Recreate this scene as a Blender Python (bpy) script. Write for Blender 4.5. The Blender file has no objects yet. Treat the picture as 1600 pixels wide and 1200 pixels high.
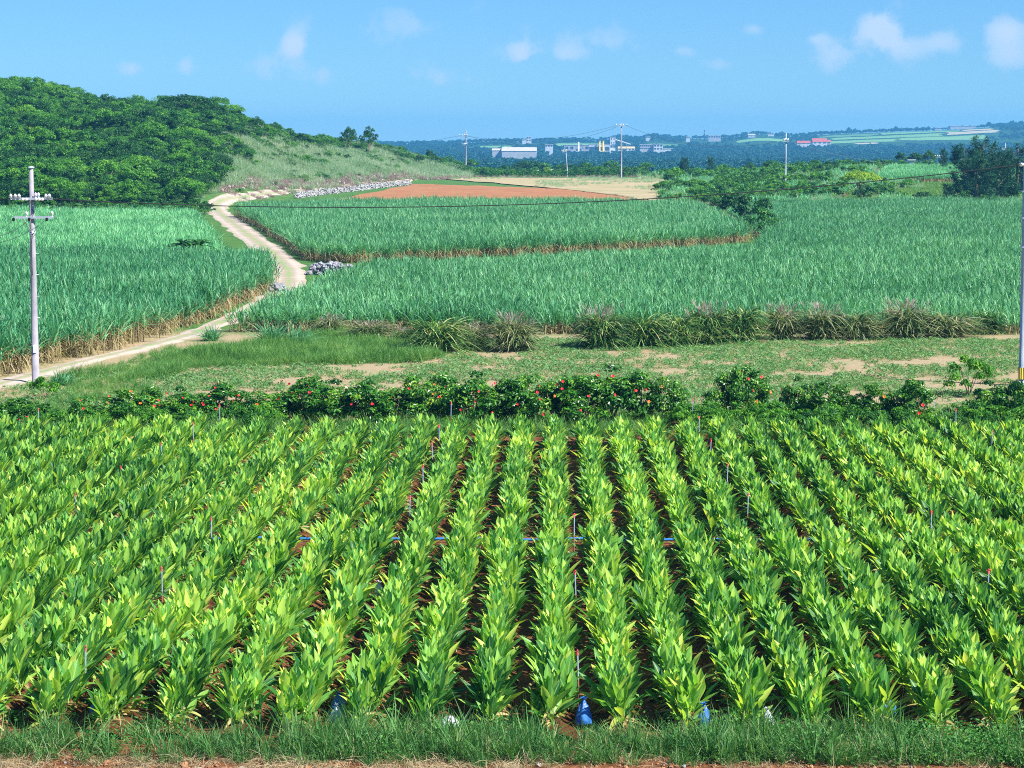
import bpy, math, random
import numpy as np
from mathutils import Vector

R = math.radians
rng = np.random.default_rng(7)
random.seed(7)
scene = bpy.context.scene
COL = scene.collection

# ------------------------------------------------------------------ camera
H = 10.0                      # camera height above the near field
K = 1.62                      # the plan below is drawn with y foreshortened; world y = K * plan y
F = 2222.0 * K                # focal length in photo pixels (81 mm on 36 mm, 1600 px wide)
TH = math.atan(375 / F)       # pitch down
PSI = math.atan(68 * math.cos(TH) / F)   # camera turned a little left of the crop rows
fw = Vector((-math.sin(PSI) * math.cos(TH), math.cos(PSI) * math.cos(TH), -math.sin(TH)))
rt = Vector((math.cos(PSI), math.sin(PSI), 0))
up = rt.cross(fw)
cd = bpy.data.cameras.new("camera")
cam = bpy.data.objects.new("camera", cd)
COL.objects.link(cam)
cam.location = (0, 0, H)
cam.rotation_euler = (math.pi / 2 - TH, 0, PSI)
cd.lens = 50 * K
cd.sensor_width = 36
cd.clip_start = 0.5
cd.clip_end = 60000
scene.camera = cam

# ------------------------------------------------------------------ terrain
def sstep(a, b, x):
    t = np.clip((x - a) / (b - a), 0, 1)
    return t * t * (3 - 2 * t)

def sinterp(x, xs, ys):
    """interpolation that eases in and out of every knot"""
    x = np.asarray(x, float); xs = np.asarray(xs, float); ys = np.asarray(ys, float)
    i = np.clip(np.searchsorted(xs, x) - 1, 0, len(xs) - 2)
    t = np.clip((x - xs[i]) / (xs[i + 1] - xs[i]), 0, 1)
    t = t * t * (3 - 2 * t)
    return ys[i] + (ys[i + 1] - ys[i]) * t

def vnoise(x, y, s, seed=0):
    """cheap smooth value noise in [-1, 1]"""
    x = np.asarray(x, float) / s; y = np.asarray(y, float) / s
    xi = np.floor(x); yi = np.floor(y)
    fx = x - xi; fy = y - yi
    fx = fx * fx * (3 - 2 * fx); fy = fy * fy * (3 - 2 * fy)
    def h(a, b):
        v = np.sin(a * 127.1 + b * 311.7 + seed * 74.7) * 43758.5453
        return (v - np.floor(v)) * 2 - 1
    return (h(xi, yi) * (1 - fx) + h(xi + 1, yi) * fx) * (1 - fy) + (h(xi, yi + 1) * (1 - fx) + h(xi + 1, yi + 1) * fx) * fy

HU = [-.70, -.385, -.3275, -.296, -.257, -.234, -.208, -.186, -.163, -.137, -.119, -.097, -.079, -.060]
HPY = [120, 151, 177, 186, 184, 192, 210, 222, 230, 236, 243, 257, 266, 272]
HF = [185, 191, 192, 193, 197, 205, 225, 240, 252, 268, 285, 303, 312, 320]
HC = [290, 290, 290, 290, 290, 290, 300, 310, 320, 335, 345, 352, 360, 365]
SU = [-.5, -.119, -.075, -.048, 0, .035, .045, .055, .067, .08, .103, .125, .140, .150, .165, .192, .236, .28, .325, .42, .8]
SZ = [9, 9, 11, 14, 14, 15, 20, 16, 22, 20, 18, 21, 27, 27, 22, 26, 31, 35, 43, 50, 50]

def ground(X, Y):
    X = np.asarray(X, float); Y = np.asarray(Y, float)
    u = X / np.maximum(Y, 60)
    z = sinterp(Y, [0, 140, 330, 385, 445, 600, 900, 1300, 1600], [0, 0, 2.2, 2.2, -4, -8, -9, -9, -7])
    z = z + 1.9 * sstep(.10, .2, u) * sstep(205, 310, Y) * (1 - sstep(345, 430, Y))
    far = np.interp(u, SU, SZ)
    k = sstep(1500, 2600, Y)
    z = np.where(Y > 1500, z * (1 - k) + far * k, z)
    z = z + vnoise(X, Y, 160, 3) * 1.6 * sstep(700, 1200, Y)
    z = z - (far + 25) * sstep(2650, 3300, Y)
    # the wooded hill on the left
    Yc = np.interp(u, HU, HC); Yf = np.interp(u, HU, HF)
    zc = 10 + (225 - np.interp(u, HU, HPY)) * Yc / 2253
    t = np.clip((Y - Yf) / (Yc - Yf), 0, 1)
    s = .55 * t + .45 * t * t * (3 - 2 * t)
    s = s * (1 - sstep(Yc + 15, Yc + 230, Y))
    side = 1 - sstep(-.075, -.055, u)
    hz = (zc - 2) * s * side
    hz = hz + vnoise(X, Y, 14, 5) * .9 * sstep(0, .25, t) * side * (1 - sstep(Yc + 60, Yc + 200, Y))
    return np.where(Y > 150, z + np.maximum(hz, -1), z)

def g1(x, y):
    return float(ground(x, y))

def ray_world(px, py):
    return (fw * F + rt * (px - 800) - up * (py - 600)).normalized()

def ray(px, py):
    """line of sight in plan coordinates"""
    d = ray_world(px, py)
    return Vector((d.x, d.y / K, d.z)).normalized()

def at(px, py, z=None):
    """the place in the world that the line of sight through a photo point reaches (plane z, or the terrain)"""
    d = ray(px, py)
    if z is not None:
        t = (z - H) / d.z
        return Vector((d.x * t, d.y * t, z))
    ts = np.concatenate([np.arange(15, 450, .5), np.arange(450, 6000, 4.)])
    zz = H + d.z * ts
    gg = ground(d.x * ts, d.y * ts)
    hit = np.nonzero(zz <= gg)[0]
    t = ts[hit[0]] if len(hit) else 3000
    return Vector((d.x * t, d.y * t, g1(d.x * t, d.y * t)))

def on(px, Y):
    """ground point at forward distance Y in the direction of photo column px"""
    d = ray(px, 225)
    x = d.x / d.y * Y
    return Vector((x, Y, g1(x, Y)))

# ------------------------------------------------------------------ materials
def nodes_of(m):
    m.use_nodes = True
    nt = m.node_tree
    nt.nodes.clear()
    return nt

def N(nt, t, **kw):
    n = nt.nodes.new(t)
    for k, v in kw.items():
        if k in n.inputs.keys() if isinstance(k, str) else False:
            n.inputs[k].default_value = v
        else:
            setattr(n, k, v)
    return n

def ramp(nt, stops):
    r = nt.nodes.new('ShaderNodeValToRGB')
    e = r.color_ramp.elements
    while len(e) > 1:
        e.remove(e[-1])
    e[0].position = stops[0][0]; e[0].color = (*stops[0][1], 1)
    for p, c in stops[1:]:
        x = e.new(p); x.color = (*c, 1)
    return r

def math_n(nt, op, a, b=None, c=None, clamp=False):
    n = nt.nodes.new('ShaderNodeMath'); n.operation = op; n.use_clamp = clamp
    for i, v in enumerate((a, b, c)):
        if v is None: continue
        if hasattr(v, 'is_output'): nt.links.new(v, n.inputs[i])
        else: n.inputs[i].default_value = v
    return n.outputs[0]

def pos_noise(nt, scale, detail=3, rough=.55):
    g = nt.nodes.new('ShaderNodeNewGeometry')
    n = nt.nodes.new('ShaderNodeTexNoise')
    n.inputs['Scale'].default_value = scale
    n.inputs['Detail'].default_value = detail
    n.inputs['Roughness'].default_value = rough
    nt.links.new(g.outputs['Position'], n.inputs['Vector'])
    return n.outputs['Fac']

def leaf_mat(name, stops, transl=.35, rough=.5, patch=.3, patch_w=.6, spec=.25, rib=None, tcol=1.5):
    """leaf colour: each leaf picks its tone (attribute rnd), shifted in patches over the field"""
    m = bpy.data.materials.new(name); nt = nodes_of(m); L = nt.links.new
    a = nt.nodes.new('ShaderNodeAttribute'); a.attribute_name = 'rnd'
    nz = pos_noise(nt, patch, 2)
    s = math_n(nt, 'MULTIPLY_ADD', nz, patch_w * 2, -patch_w)
    f = math_n(nt, 'ADD', a.outputs['Fac'], s, clamp=True)
    r = ramp(nt, stops); L(f, r.inputs[0])
    col = r.outputs[0]
    if rib is not None:
        b = nt.nodes.new('ShaderNodeAttribute'); b.attribute_name = 'lat'
        e = math_n(nt, 'LESS_THAN', b.outputs['Fac'], .10)
        mx = nt.nodes.new('ShaderNodeMix'); mx.data_type = 'RGBA'
        L(math_n(nt, 'MULTIPLY', e, .6), mx.inputs[0]); L(col, mx.inputs[6]); mx.inputs[7].default_value = (*rib, 1)
        col = mx.outputs[2]
    p = nt.nodes.new('ShaderNodeBsdfPrincipled')
    p.inputs['Roughness'].default_value = rough
    p.inputs['Specular IOR Level'].default_value = spec
    L(col, p.inputs['Base Color'])
    t = nt.nodes.new('ShaderNodeBsdfTranslucent')
    tm = nt.nodes.new('ShaderNodeMix'); tm.data_type = 'RGBA'; tm.blend_type = 'MULTIPLY'
    tm.inputs[0].default_value = 1
    L(col, tm.inputs[6]); tm.inputs[7].default_value = (tcol, tcol * 1.02, tcol * .45, 1)
    L(tm.outputs[2], t.inputs['Color'])
    mix = nt.nodes.new('ShaderNodeMixShader'); mix.inputs[0].default_value = transl
    L(p.outputs[0], mix.inputs[1]); L(t.outputs[0], mix.inputs[2])
    o = nt.nodes.new('ShaderNodeOutputMaterial'); L(mix.outputs[0], o.inputs[0])
    return m

def plain_mat(name, c1, c2=None, scale=3., rough=.7, bump=0, bscale=20, metallic=0, spec=.4):
    m = bpy.data.materials.new(name); nt = nodes_of(m); L = nt.links.new
    p = nt.nodes.new('ShaderNodeBsdfPrincipled')
    p.inputs['Roughness'].default_value = rough
    p.inputs['Metallic'].default_value = metallic
    p.inputs['Specular IOR Level'].default_value = spec
    tc = nt.nodes.new('ShaderNodeTexCoord')
    n = nt.nodes.new('ShaderNodeTexNoise'); n.inputs['Scale'].default_value = scale; n.inputs['Detail'].default_value = 5
    L(tc.outputs['Object'], n.inputs['Vector'])
    r = ramp(nt, [(.3, c1), (.7, c2 or c1)]); L(n.outputs['Fac'], r.inputs[0]); L(r.outputs[0], p.inputs['Base Color'])
    if bump:
        n2 = nt.nodes.new('ShaderNodeTexNoise'); n2.inputs['Scale'].default_value = bscale; n2.inputs['Detail'].default_value = 6
        L(tc.outputs['Object'], n2.inputs['Vector'])
        b = nt.nodes.new('ShaderNodeBump'); b.inputs['Strength'].default_value = bump; b.inputs['Distance'].default_value = .1
        L(n2.outputs['Fac'], b.inputs['Height']); L(b.outputs[0], p.inputs['Normal'])
    o = nt.nodes.new('ShaderNodeOutputMaterial'); L(p.outputs[0], o.inputs[0])
    return m

def soil_mat(name, cols, scale=.6, fine=6., bump=.6, furrow=None):
    """earth: broad and fine colour variation by position, lumps, optional tilled furrows"""
    m = bpy.data.materials.new(name); nt = nodes_of(m); L = nt.links.new
    a = pos_noise(nt, scale, 6, .65); b = pos_noise(nt, fine, 8, .7)
    s = math_n(nt, 'ADD', math_n(nt, 'MULTIPLY', a, .6), math_n(nt, 'MULTIPLY', b, .4))
    if furrow:
        g = nt.nodes.new('ShaderNodeNewGeometry'); v = nt.nodes.new('ShaderNodeVectorRotate'); v.rotation_type = 'Z_AXIS'
        v.inputs['Angle'].default_value = furrow[0]
        L(g.outputs['Position'], v.inputs['Vector'])
        w = nt.nodes.new('ShaderNodeTexWave'); w.bands_direction = 'X'; w.inputs['Scale'].default_value = furrow[1]
        w.inputs['Distortion'].default_value = 2.5; w.inputs['Detail'].default_value = 2
        w.inputs['Detail Scale'].default_value = 1.2
        L(v.outputs[0], w.inputs['Vector'])
        s = math_n(nt, 'ADD', math_n(nt, 'MULTIPLY', s, .72), math_n(nt, 'MULTIPLY', w.outputs['Fac'], .28))
    r = ramp(nt, cols); L(s, r.inputs[0])
    p = nt.nodes.new('ShaderNodeBsdfPrincipled'); p.inputs['Roughness'].default_value = .95; p.inputs['Specular IOR Level'].default_value = .1
    L(r.outputs[0], p.inputs['Base Color'])
    bp = nt.nodes.new('ShaderNodeBump'); bp.inputs['Strength'].default_value = bump; bp.inputs['Distance'].default_value = .15
    L(b, bp.inputs['Height']); L(bp.outputs[0], p.inputs['Normal'])
    o = nt.nodes.new('ShaderNodeOutputMaterial'); L(p.outputs[0], o.inputs[0])
    return m

G = {}
G['turm'] = leaf_mat('turmeric_leaf', [(0, (.03, .14, .035)), (.2, (.11, .34, .06)), (.42, (.29, .53, .08)), (.68, (.54, .70, .10)), (1, (.80, .77, .18))],
                     transl=.38, rough=.42, patch=.22, patch_w=.45, spec=.28, rib=(.45, .64, .20))
G['turm_dry'] = leaf_mat('turmeric_withered', [(0, (.30, .22, .09)), (.6, (.46, .38, .16)), (1, (.34, .40, .08))], transl=.25, patch_w=.1)
G['stalk'] = leaf_mat('turmeric_stalk', [(0, (.12, .25, .05)), (1, (.25, .34, .10))], transl=.1, patch_w=.1)
def cane_mat(nm, k, y=0.):
    return leaf_mat(nm, [(0, (.020 * k, .12 * k, .050 * k)), (.4, (.062 * k + y, .25 * k, .105 * k)), (.8, (.17 * k + y, .44 * k, .20 * k)), (1, (.34 * k + y, .56 * k, .30 * k))],
                    transl=.30, rough=.45, patch=.07, patch_w=.32, spec=.3, tcol=1.35)
G['cane_near'] = cane_mat('sugarcane_leaf_deep', .98, -.012)
G['cane_light'] = cane_mat('sugarcane_leaf_pale', 1.45, .01)
G['cane_mid'] = cane_mat('sugarcane_leaf_middle', 1.15, .006)
G['cane_right'] = cane_mat('sugarcane_leaf_green', 1.08)
G['cane_dry'] = leaf_mat('sugarcane_trash', [(0, (.22, .16, .08)), (.5, (.44, .35, .19)), (1, (.30, .30, .12))], transl=.2, patch_w=.15)
G['grass'] = leaf_mat('verge_blade', [(0, (.02, .10, .03)), (.5, (.07, .22, .05)), (.82, (.16, .33, .09)), (.93, (.30, .36, .15)), (1, (.50, .44, .24))], transl=.3, patch=.8, patch_w=.25)
G['straw'] = leaf_mat('dry_straw', [(0, (.30, .22, .12)), (1, (.52, .44, .27))], transl=.2, patch_w=.1)
G['weed'] = leaf_mat('low_weed', [(0, (.025, .13, .025)), (.6, (.08, .26, .05)), (1, (.18, .42, .08))], transl=.3, patch=.5, patch_w=.25)
G['tallgrass'] = leaf_mat('mound_grass', [(0, (.035, .14, .03)), (.5, (.11, .27, .06)), (.85, (.20, .38, .09)), (1, (.34, .42, .16))], transl=.35, patch=.45, patch_w=.5)
G['hib'] = leaf_mat('hibiscus_leaf', [(0, (.010, .065, .008)), (.5, (.036, .18, .014)), (.85, (.16, .36, .025)), (1, (.36, .48, .06))], transl=.2, rough=.35, patch=1.2, patch_w=.2, spec=.5)
G['pampas'] = leaf_mat('silvergrass_blade', [(0, (.012, .05, .016)), (.45, (.05, .15, .035)), (.78, (.20, .36, .09)), (1, (.48, .54, .22))], transl=.3, patch=.25, patch_w=.35)
G['pampas_dry'] = leaf_mat('dry_silvergrass_blade', [(0, (.025, .065, .02)), (.4, (.11, .18, .06)), (.7, (.27, .32, .14)), (1, (.48, .46, .30))], transl=.3, patch=.4, patch_w=.35)
G['plume'] = leaf_mat('silvergrass_plume', [(0, (.20, .17, .145)), (1, (.42, .37, .32))], transl=.3, patch_w=.1)
G['dark'] = leaf_mat('dark_tree_leaf', [(0, (.005, .036, .008)), (.55, (.018, .10, .014)), (1, (.09, .25, .03))], transl=.22, patch=.12, patch_w=.25)
G['mid'] = leaf_mat('green_tree_leaf', [(0, (.006, .055, .010)), (.5, (.032, .165, .018)), (.85, (.12, .32, .03)), (1, (.26, .46, .05))], transl=.25, patch=.1, patch_w=.3)
G['bright'] = leaf_mat('bright_tree_leaf', [(0, (.025, .13, .012)), (.6, (.09, .29, .022)), (1, (.24, .46, .035))], transl=.3, patch=.2, patch_w=.2)
G['lime'] = leaf_mat('lime_tree_leaf', [(0, (.11, .27, .010)), (.6, (.28, .45, .015)), (1, (.42, .54, .03))], transl=.3, patch=.3, patch_w=.15)
G['pine'] = leaf_mat('feathery_leaf', [(0, (.010, .055, .030)), (.6, (.026, .11, .050)), (1, (.07, .19, .08))], transl=.15, patch=.2, patch_w=.2)
G['pale'] = leaf_mat('hill_grass_blade', [(0, (.10, .26, .10)), (.4, (.25, .40, .22)), (.75, (.46, .54, .38)), (1, (.60, .56, .48))], transl=.3, patch=.08, patch_w=.4)
G['brush'] = leaf_mat('dead_brush_twig', [(0, (.16, .10, .09)), (.6, (.32, .23, .20)), (1, (.48, .38, .34))], transl=.1, patch_w=.15)
G['far'] = leaf_mat('far_wood_leaf_haze_tint', [(0, (.003, .05, .045)), (.6, (.011, .105, .08)), (1, (.04, .20, .13))], transl=.15, patch=.012, patch_w=.35)  # part of the blue haze is put into this teal leaf colour
G['bark'] = plain_mat('bark', (.10, .075, .05), (.20, .16, .11), 4, .9, .5)
G['twig'] = plain_mat('stem_bark', (.13, .10, .06), (.22, .17, .10), 6, .9)
G['concrete'] = plain_mat('pole_concrete', (.24, .225, .26), (.36, .34, .37), 2.2, .85, .15)
G['concrete_pale'] = plain_mat('pole_concrete_pale', (.28, .34, .40), (.42, .47, .52), 1.6, .8, .1)
G['steel'] = plain_mat('galvanised_steel', (.42, .46, .52), (.60, .63, .68), 8, .45, 0, 20, .5)
G['insul'] = plain_mat('white_porcelain', (.75, .75, .78), (.85, .85, .86), 4, .25)
G['black'] = plain_mat('black_cable', (.012, .014, .016), (.03, .03, .035), 6, .6)
G['wire_far'] = plain_mat('grey_wire', (.10, .12, .15), (.14, .16, .2), 1, .6)
G['white'] = plain_mat('white_paint', (.58, .60, .64), (.74, .74, .74), .5, .6)
G['offwhite'] = plain_mat('weathered_white_wall', (.36, .38, .42), (.52, .52, .54), .25, .7)
G['grey'] = plain_mat('grey_wall', (.34, .36, .40), (.46, .48, .50), .3, .8)
G['glass'] = plain_mat('dark_opening', (.03, .045, .07), (.06, .08, .11), .5, .2)
G['yellow'] = plain_mat('yellow_paint', (.70, .46, .05), (.78, .55, .10), 2, .5)
G['redroof'] = plain_mat('red_tile_roof', (.40, .075, .04), (.52, .12, .07), 1.5, .7)
G['tanroof'] = plain_mat('ochre_roof', (.55, .42, .16), (.66, .52, .24), 1, .7)
G['cream'] = plain_mat('cream_sheet_roof', (.46, .42, .35), (.58, .54, .46), .3, .7)
G['stone'] = plain_mat('limestone', (.16, .165, .19), (.40, .40, .42), 2.5, .9, .8, 9)
G['stonewhite'] = plain_mat('pale_limestone', (.22, .22, .23), (.50, .49, .47), 1.6, .9, .8, 7)
G['rubble'] = plain_mat('pinkish_rubble', (.26, .21, .19), (.46, .40, .37), 1.6, .9)
G['clod'] = plain_mat('soil_clod', (.20, .085, .035), (.42, .22, .11), 3, .95)
G['pipe_blue'] = plain_mat('blue_pipe', (.02, .16, .48), (.04, .22, .58), 3, .4)
G['riser'] = plain_mat('riser_pipe', (.10, .14, .22), (.22, .27, .36), 9, .5)
G['rust'] = plain_mat('rusted_pipe', (.10, .05, .03), (.20, .09, .05), 9, .8)
G['redhead'] = plain_mat('red_plastic', (.62, .02, .05), (.75, .05, .10), 5, .4)
G['bag_blue'] = plain_mat('blue_plastic_sheet', (.02, .10, .42), (.06, .25, .62), 5, .35, .4, 14)
G['bag_white'] = plain_mat('white_plastic_sheet', (.50, .54, .60), (.62, .65, .70), 5, .35, .4, 14)
G['petal_red'] = plain_mat('red_petal', (.62, .008, .02), (.80, .03, .04), 9, .6)
G['petal_orange'] = plain_mat('orange_petal', (.75, .12, .02), (.85, .22, .03), 9, .6)
G['petal_pink'] = plain_mat('pink_petal', (.70, .10, .42), (.85, .25, .60), 9, .6)
G['sea'] = plain_mat('sea_water', (.02, .10, .20), (.03, .13, .25), .002, .25)

# ------------------------------------------------------------------ mesh building
class MB:
    """collects quads (and boxes, tubes, leaf strips) that become ONE mesh"""
    def __init__(s):
        s.V = []; s.Q = []; s.n = 0; s.rnd = []; s.lat = []; s.mi = []; s.P = []
    def add(s, V, Q, rnd=.5, lat=1., mi=0):
        V = np.asarray(V, float).reshape(-1, 3); Q = np.asarray(Q, int).reshape(-1, 4)
        s.V.append(V); s.Q.append(Q + s.n)
        s.rnd.append(np.broadcast_to(np.asarray(rnd, float), (len(V),)))
        s.lat.append(np.broadcast_to(np.asarray(lat, float), (len(V),)))
        s.mi.append(np.full(len(Q), mi)); s.n += len(V)
    def box(s, c, size, rz=0, rnd=.5, mi=0, taper=1.):
        c = np.array(c, float); h = np.array(size, float) / 2
        v = np.array([[x, y, z] for z in (-1, 1) for y in (-1, 1) for x in (-1, 1)], float) * h
        v[4:, :2] *= taper
        cs, sn = math.cos(rz), math.sin(rz)
        v = np.c_[v[:, 0] * cs - v[:, 1] * sn, v[:, 0] * sn + v[:, 1] * cs, v[:, 2]] + c
        s.add(v, [[0, 2, 3, 1], [4, 5, 7, 6], [0, 1, 5, 4], [2, 6, 7, 3], [0, 4, 6, 2], [1, 3, 7, 5]], rnd, 1, mi)
    def tube(s, pts, rad, n=8, rnd=.5, mi=0, caps=True):
        pts = np.array(pts, float); rad = np.broadcast_to(np.array(rad, float), (len(pts),))
        d = np.gradient(pts, axis=0); d /= np.linalg.norm(d, axis=1)[:, None] + 1e-9
        ref = np.array([0, 0, 1.]) if abs(d[0][2]) < .9 else np.array([1., 0, 0])
        a = np.cross(d, ref); a /= np.linalg.norm(a, axis=1)[:, None] + 1e-9
        b = np.cross(d, a)
        th = np.arange(n) * 2 * math.pi / n
        V = (pts[:, None] + rad[:, None, None] * (a[:, None] * np.cos(th)[None, :, None] + b[:, None] * np.sin(th)[None, :, None])).reshape(-1, 3)
        m = len(pts)
        i = np.arange(m - 1)[:, None] * n; j = np.arange(n)[None]; j2 = (j + 1) % n
        Q = np.stack([i + j, i + j2, i + n + j2, i + n + j], -1).reshape(-1, 4)
        s.add(V, Q, rnd, 1, mi)
        if caps:
            o = s.n - len(V)
            for k in range(n // 2 - 1):
                s.Q.append(np.array([[o, o + k * 2 + 1, o + k * 2 + 2, o + (k * 2 + 3) % n]])); s.mi.append(np.array([mi]))
                e = o + (m - 1) * n
                s.Q.append(np.array([[e, e + k * 2 + 1, e + k * 2 + 2, e + (k * 2 + 3) % n]])); s.mi.append(np.array([mi]))
    def strips(s, base, az, el, L, W, droop, nseg, prof, fold=0., rnd=.5, roll=0., mi=0, side_bend=0.):
        n = len(az); base = np.asarray(base, float).reshape(-1, 3)
        az, el, L, W, droop, rnd, roll, sb = [np.broadcast_to(np.asarray(q, float), (n,)) for q in (az, el, L, W, droop, rnd, roll, side_bend)]
        t = np.linspace(0, 1, nseg + 1)
        d = np.stack([np.cos(el) * np.cos(az), np.cos(el) * np.sin(az), np.sin(el)], 1)
        sd = np.stack([-np.sin(az), np.cos(az), 0 * az], 1)
        nr = np.cross(d, sd)
        sd2 = sd * np.cos(roll)[:, None] + nr * np.sin(roll)[:, None]
        nr2 = np.cross(d, sd2)
        out = np.stack([np.cos(az), np.sin(az), 0 * az], 1)
        P = base[:, None] + d[:, None] * (L[:, None] * t)[:, :, None]
        bend = (droop * L)[:, None] * t[None] ** 2
        P = P + out[:, None] * (bend * .45)[:, :, None] + sd[:, None] * ((sb * L)[:, None] * t[None] ** 2)[:, :, None]
        P[:, :, 2] -= bend
        w = (W[:, None] * np.asarray(prof)[None])[:, :, None] / 2
        if fold:
            lf = P - sd2[:, None] * w + nr2[:, None] * w * fold * 2
            rg = P + sd2[:, None] * w + nr2[:, None] * w * fold * 2
            V = np.stack([lf, P, rg], 2); k = 3; la = [1, 0, 1]
        else:
            V = np.stack([P - sd2[:, None] * w, P + sd2[:, None] * w], 2); k = 2; la = [1, 1]
        m = nseg + 1
        b0 = np.arange(n)[:, None, None] * m * k + np.arange(nseg)[None, :, None] * k + np.arange(k - 1)[None, None]
        Q = np.stack([b0, b0 + 1, b0 + k + 1, b0 + k], -1).reshape(-1, 4)
        s.add(V.reshape(-1, 3), Q, np.repeat(rnd, m * k), np.tile(la, n * m), mi)
    def cards(s, P, Nn, size, rnd=.5, aspect=.55, mi=0):
        """one pointed leaf (rhombus) per point, facing along Nn"""
        P = np.asarray(P, float); n = len(P)
        Nn = Nn / (np.linalg.norm(Nn, axis=1)[:, None] + 1e-9)
        r = rng.normal(size=(n, 3)); a = np.cross(Nn, r); a /= np.linalg.norm(a, axis=1)[:, None] + 1e-9
        b = np.cross(Nn, a)
        size = np.broadcast_to(np.asarray(size, float), (n,))[:, None]
        cup = Nn * size * .12
        V = np.stack([P - a * size * .5, P + b * size * .5 * aspect - a * size * .05 + cup, P + a * size * .5, P - b * size * .5 * aspect - a * size * .05 + cup], 1)
        Q = np.arange(n * 4).reshape(-1, 4)
        s.add(V.reshape(-1, 3), Q, np.repeat(np.broadcast_to(rnd, (n,)), 4), 1, mi)
    def blob(s, c, r, sq=(1, 1, 1), seg=8, ring=5, rough=.25, rnd=.5, mi=0, seed=None):
        """a lumpy stone"""
        g = np.random.default_rng(seed if seed is not None else int(rng.integers(1e9)))
        th = np.linspace(0, 2 * math.pi, seg, endpoint=False); ph = np.linspace(.12, math.pi - .12, ring)
        T, Pp = np.meshgrid(th, ph)
        rr = r * (1 + rough * g.uniform(-1, 1, T.shape))
        V = np.stack([rr * np.sin(Pp) * np.cos(T) * sq[0], rr * np.sin(Pp) * np.sin(T) * sq[1], rr * np.cos(Pp) * sq[2]], -1).reshape(-1, 3)
        rz = g.uniform(0, 6.3); cs, sn = math.cos(rz), math.sin(rz)
        V = np.c_[V[:, 0] * cs - V[:, 1] * sn, V[:, 0] * sn + V[:, 1] * cs, V[:, 2]] + np.array(c)
        i = np.arange(ring - 1)[:, None] * seg; j = np.arange(seg)[None]; j2 = (j + 1) % seg
        Q = np.stack([i + j, i + seg + j, i + seg + j2, i + j2], -1).reshape(-1, 4)
        s.add(V, Q, rnd, 1, mi)
        o = s.n - seg * ring
        for e in (o, o + (ring - 1) * seg):
            for k in range(seg // 2 - 1):
                s.Q.append(np.array([[e, e + k * 2 + 1, e + k * 2 + 2, e + (k * 2 + 3) % seg]])); s.mi.append(np.array([mi]))
    def mesh(s, name, mats, smooth=False, plan=False):
        V = np.concatenate(s.V)
        Q = np.concatenate(s.Q)
        if plan: V = V * np.array([1, K, 1])
        me = bpy.data.meshes.new(name)
        me.vertices.add(len(V)); me.vertices.foreach_set('co', V.astype(np.float32).ravel())
        me.loops.add(Q.size); me.loops.foreach_set('vertex_index', Q.astype(np.int32).ravel())
        me.polygons.add(len(Q)); me.polygons.foreach_set('loop_start', np.arange(0, Q.size, 4, dtype=np.int32))
        mats = mats if isinstance(mats, (list, tuple)) else [mats]
        for m in mats: me.materials.append(m)
        me.polygons.foreach_set('material_index', np.concatenate(s.mi).astype(np.int32))
        me.polygons.foreach_set('use_smooth', np.full(len(Q), smooth))
        for nm, arr in (('rnd', s.rnd), ('lat', s.lat)):
            a = me.attributes.new(nm, 'FLOAT', 'POINT'); a.data.foreach_set('value', np.concatenate(arr).astype(np.float32))
        me.update(calc_edges=True); me.validate()
        return me

def tag(o, label=None, cat=None, group=None, kind=None):
    if label: o['label'] = label
    if cat: o['category'] = cat
    if group: o['group'] = group
    if kind: o['kind'] = kind
    return o

def obj(name, me, parent=None, loc=(0, 0, 0), rz=0, sc=1):
    o = bpy.data.objects.new(name, me); COL.objects.link(o)
    o.location = loc if parent else (loc[0], loc[1] * K, loc[2]); o.rotation_euler = (0, 0, rz)
    o.scale = (sc, sc, sc) if not isinstance(sc, (tuple, list)) else sc
    if parent: o.parent = parent
    return o

def thing(name, label, cat, loc=(0, 0, 0), rz=0, group=None, sc=1):
    return tag(obj(name, None, None, loc, rz, sc), label, cat, group)

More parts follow.
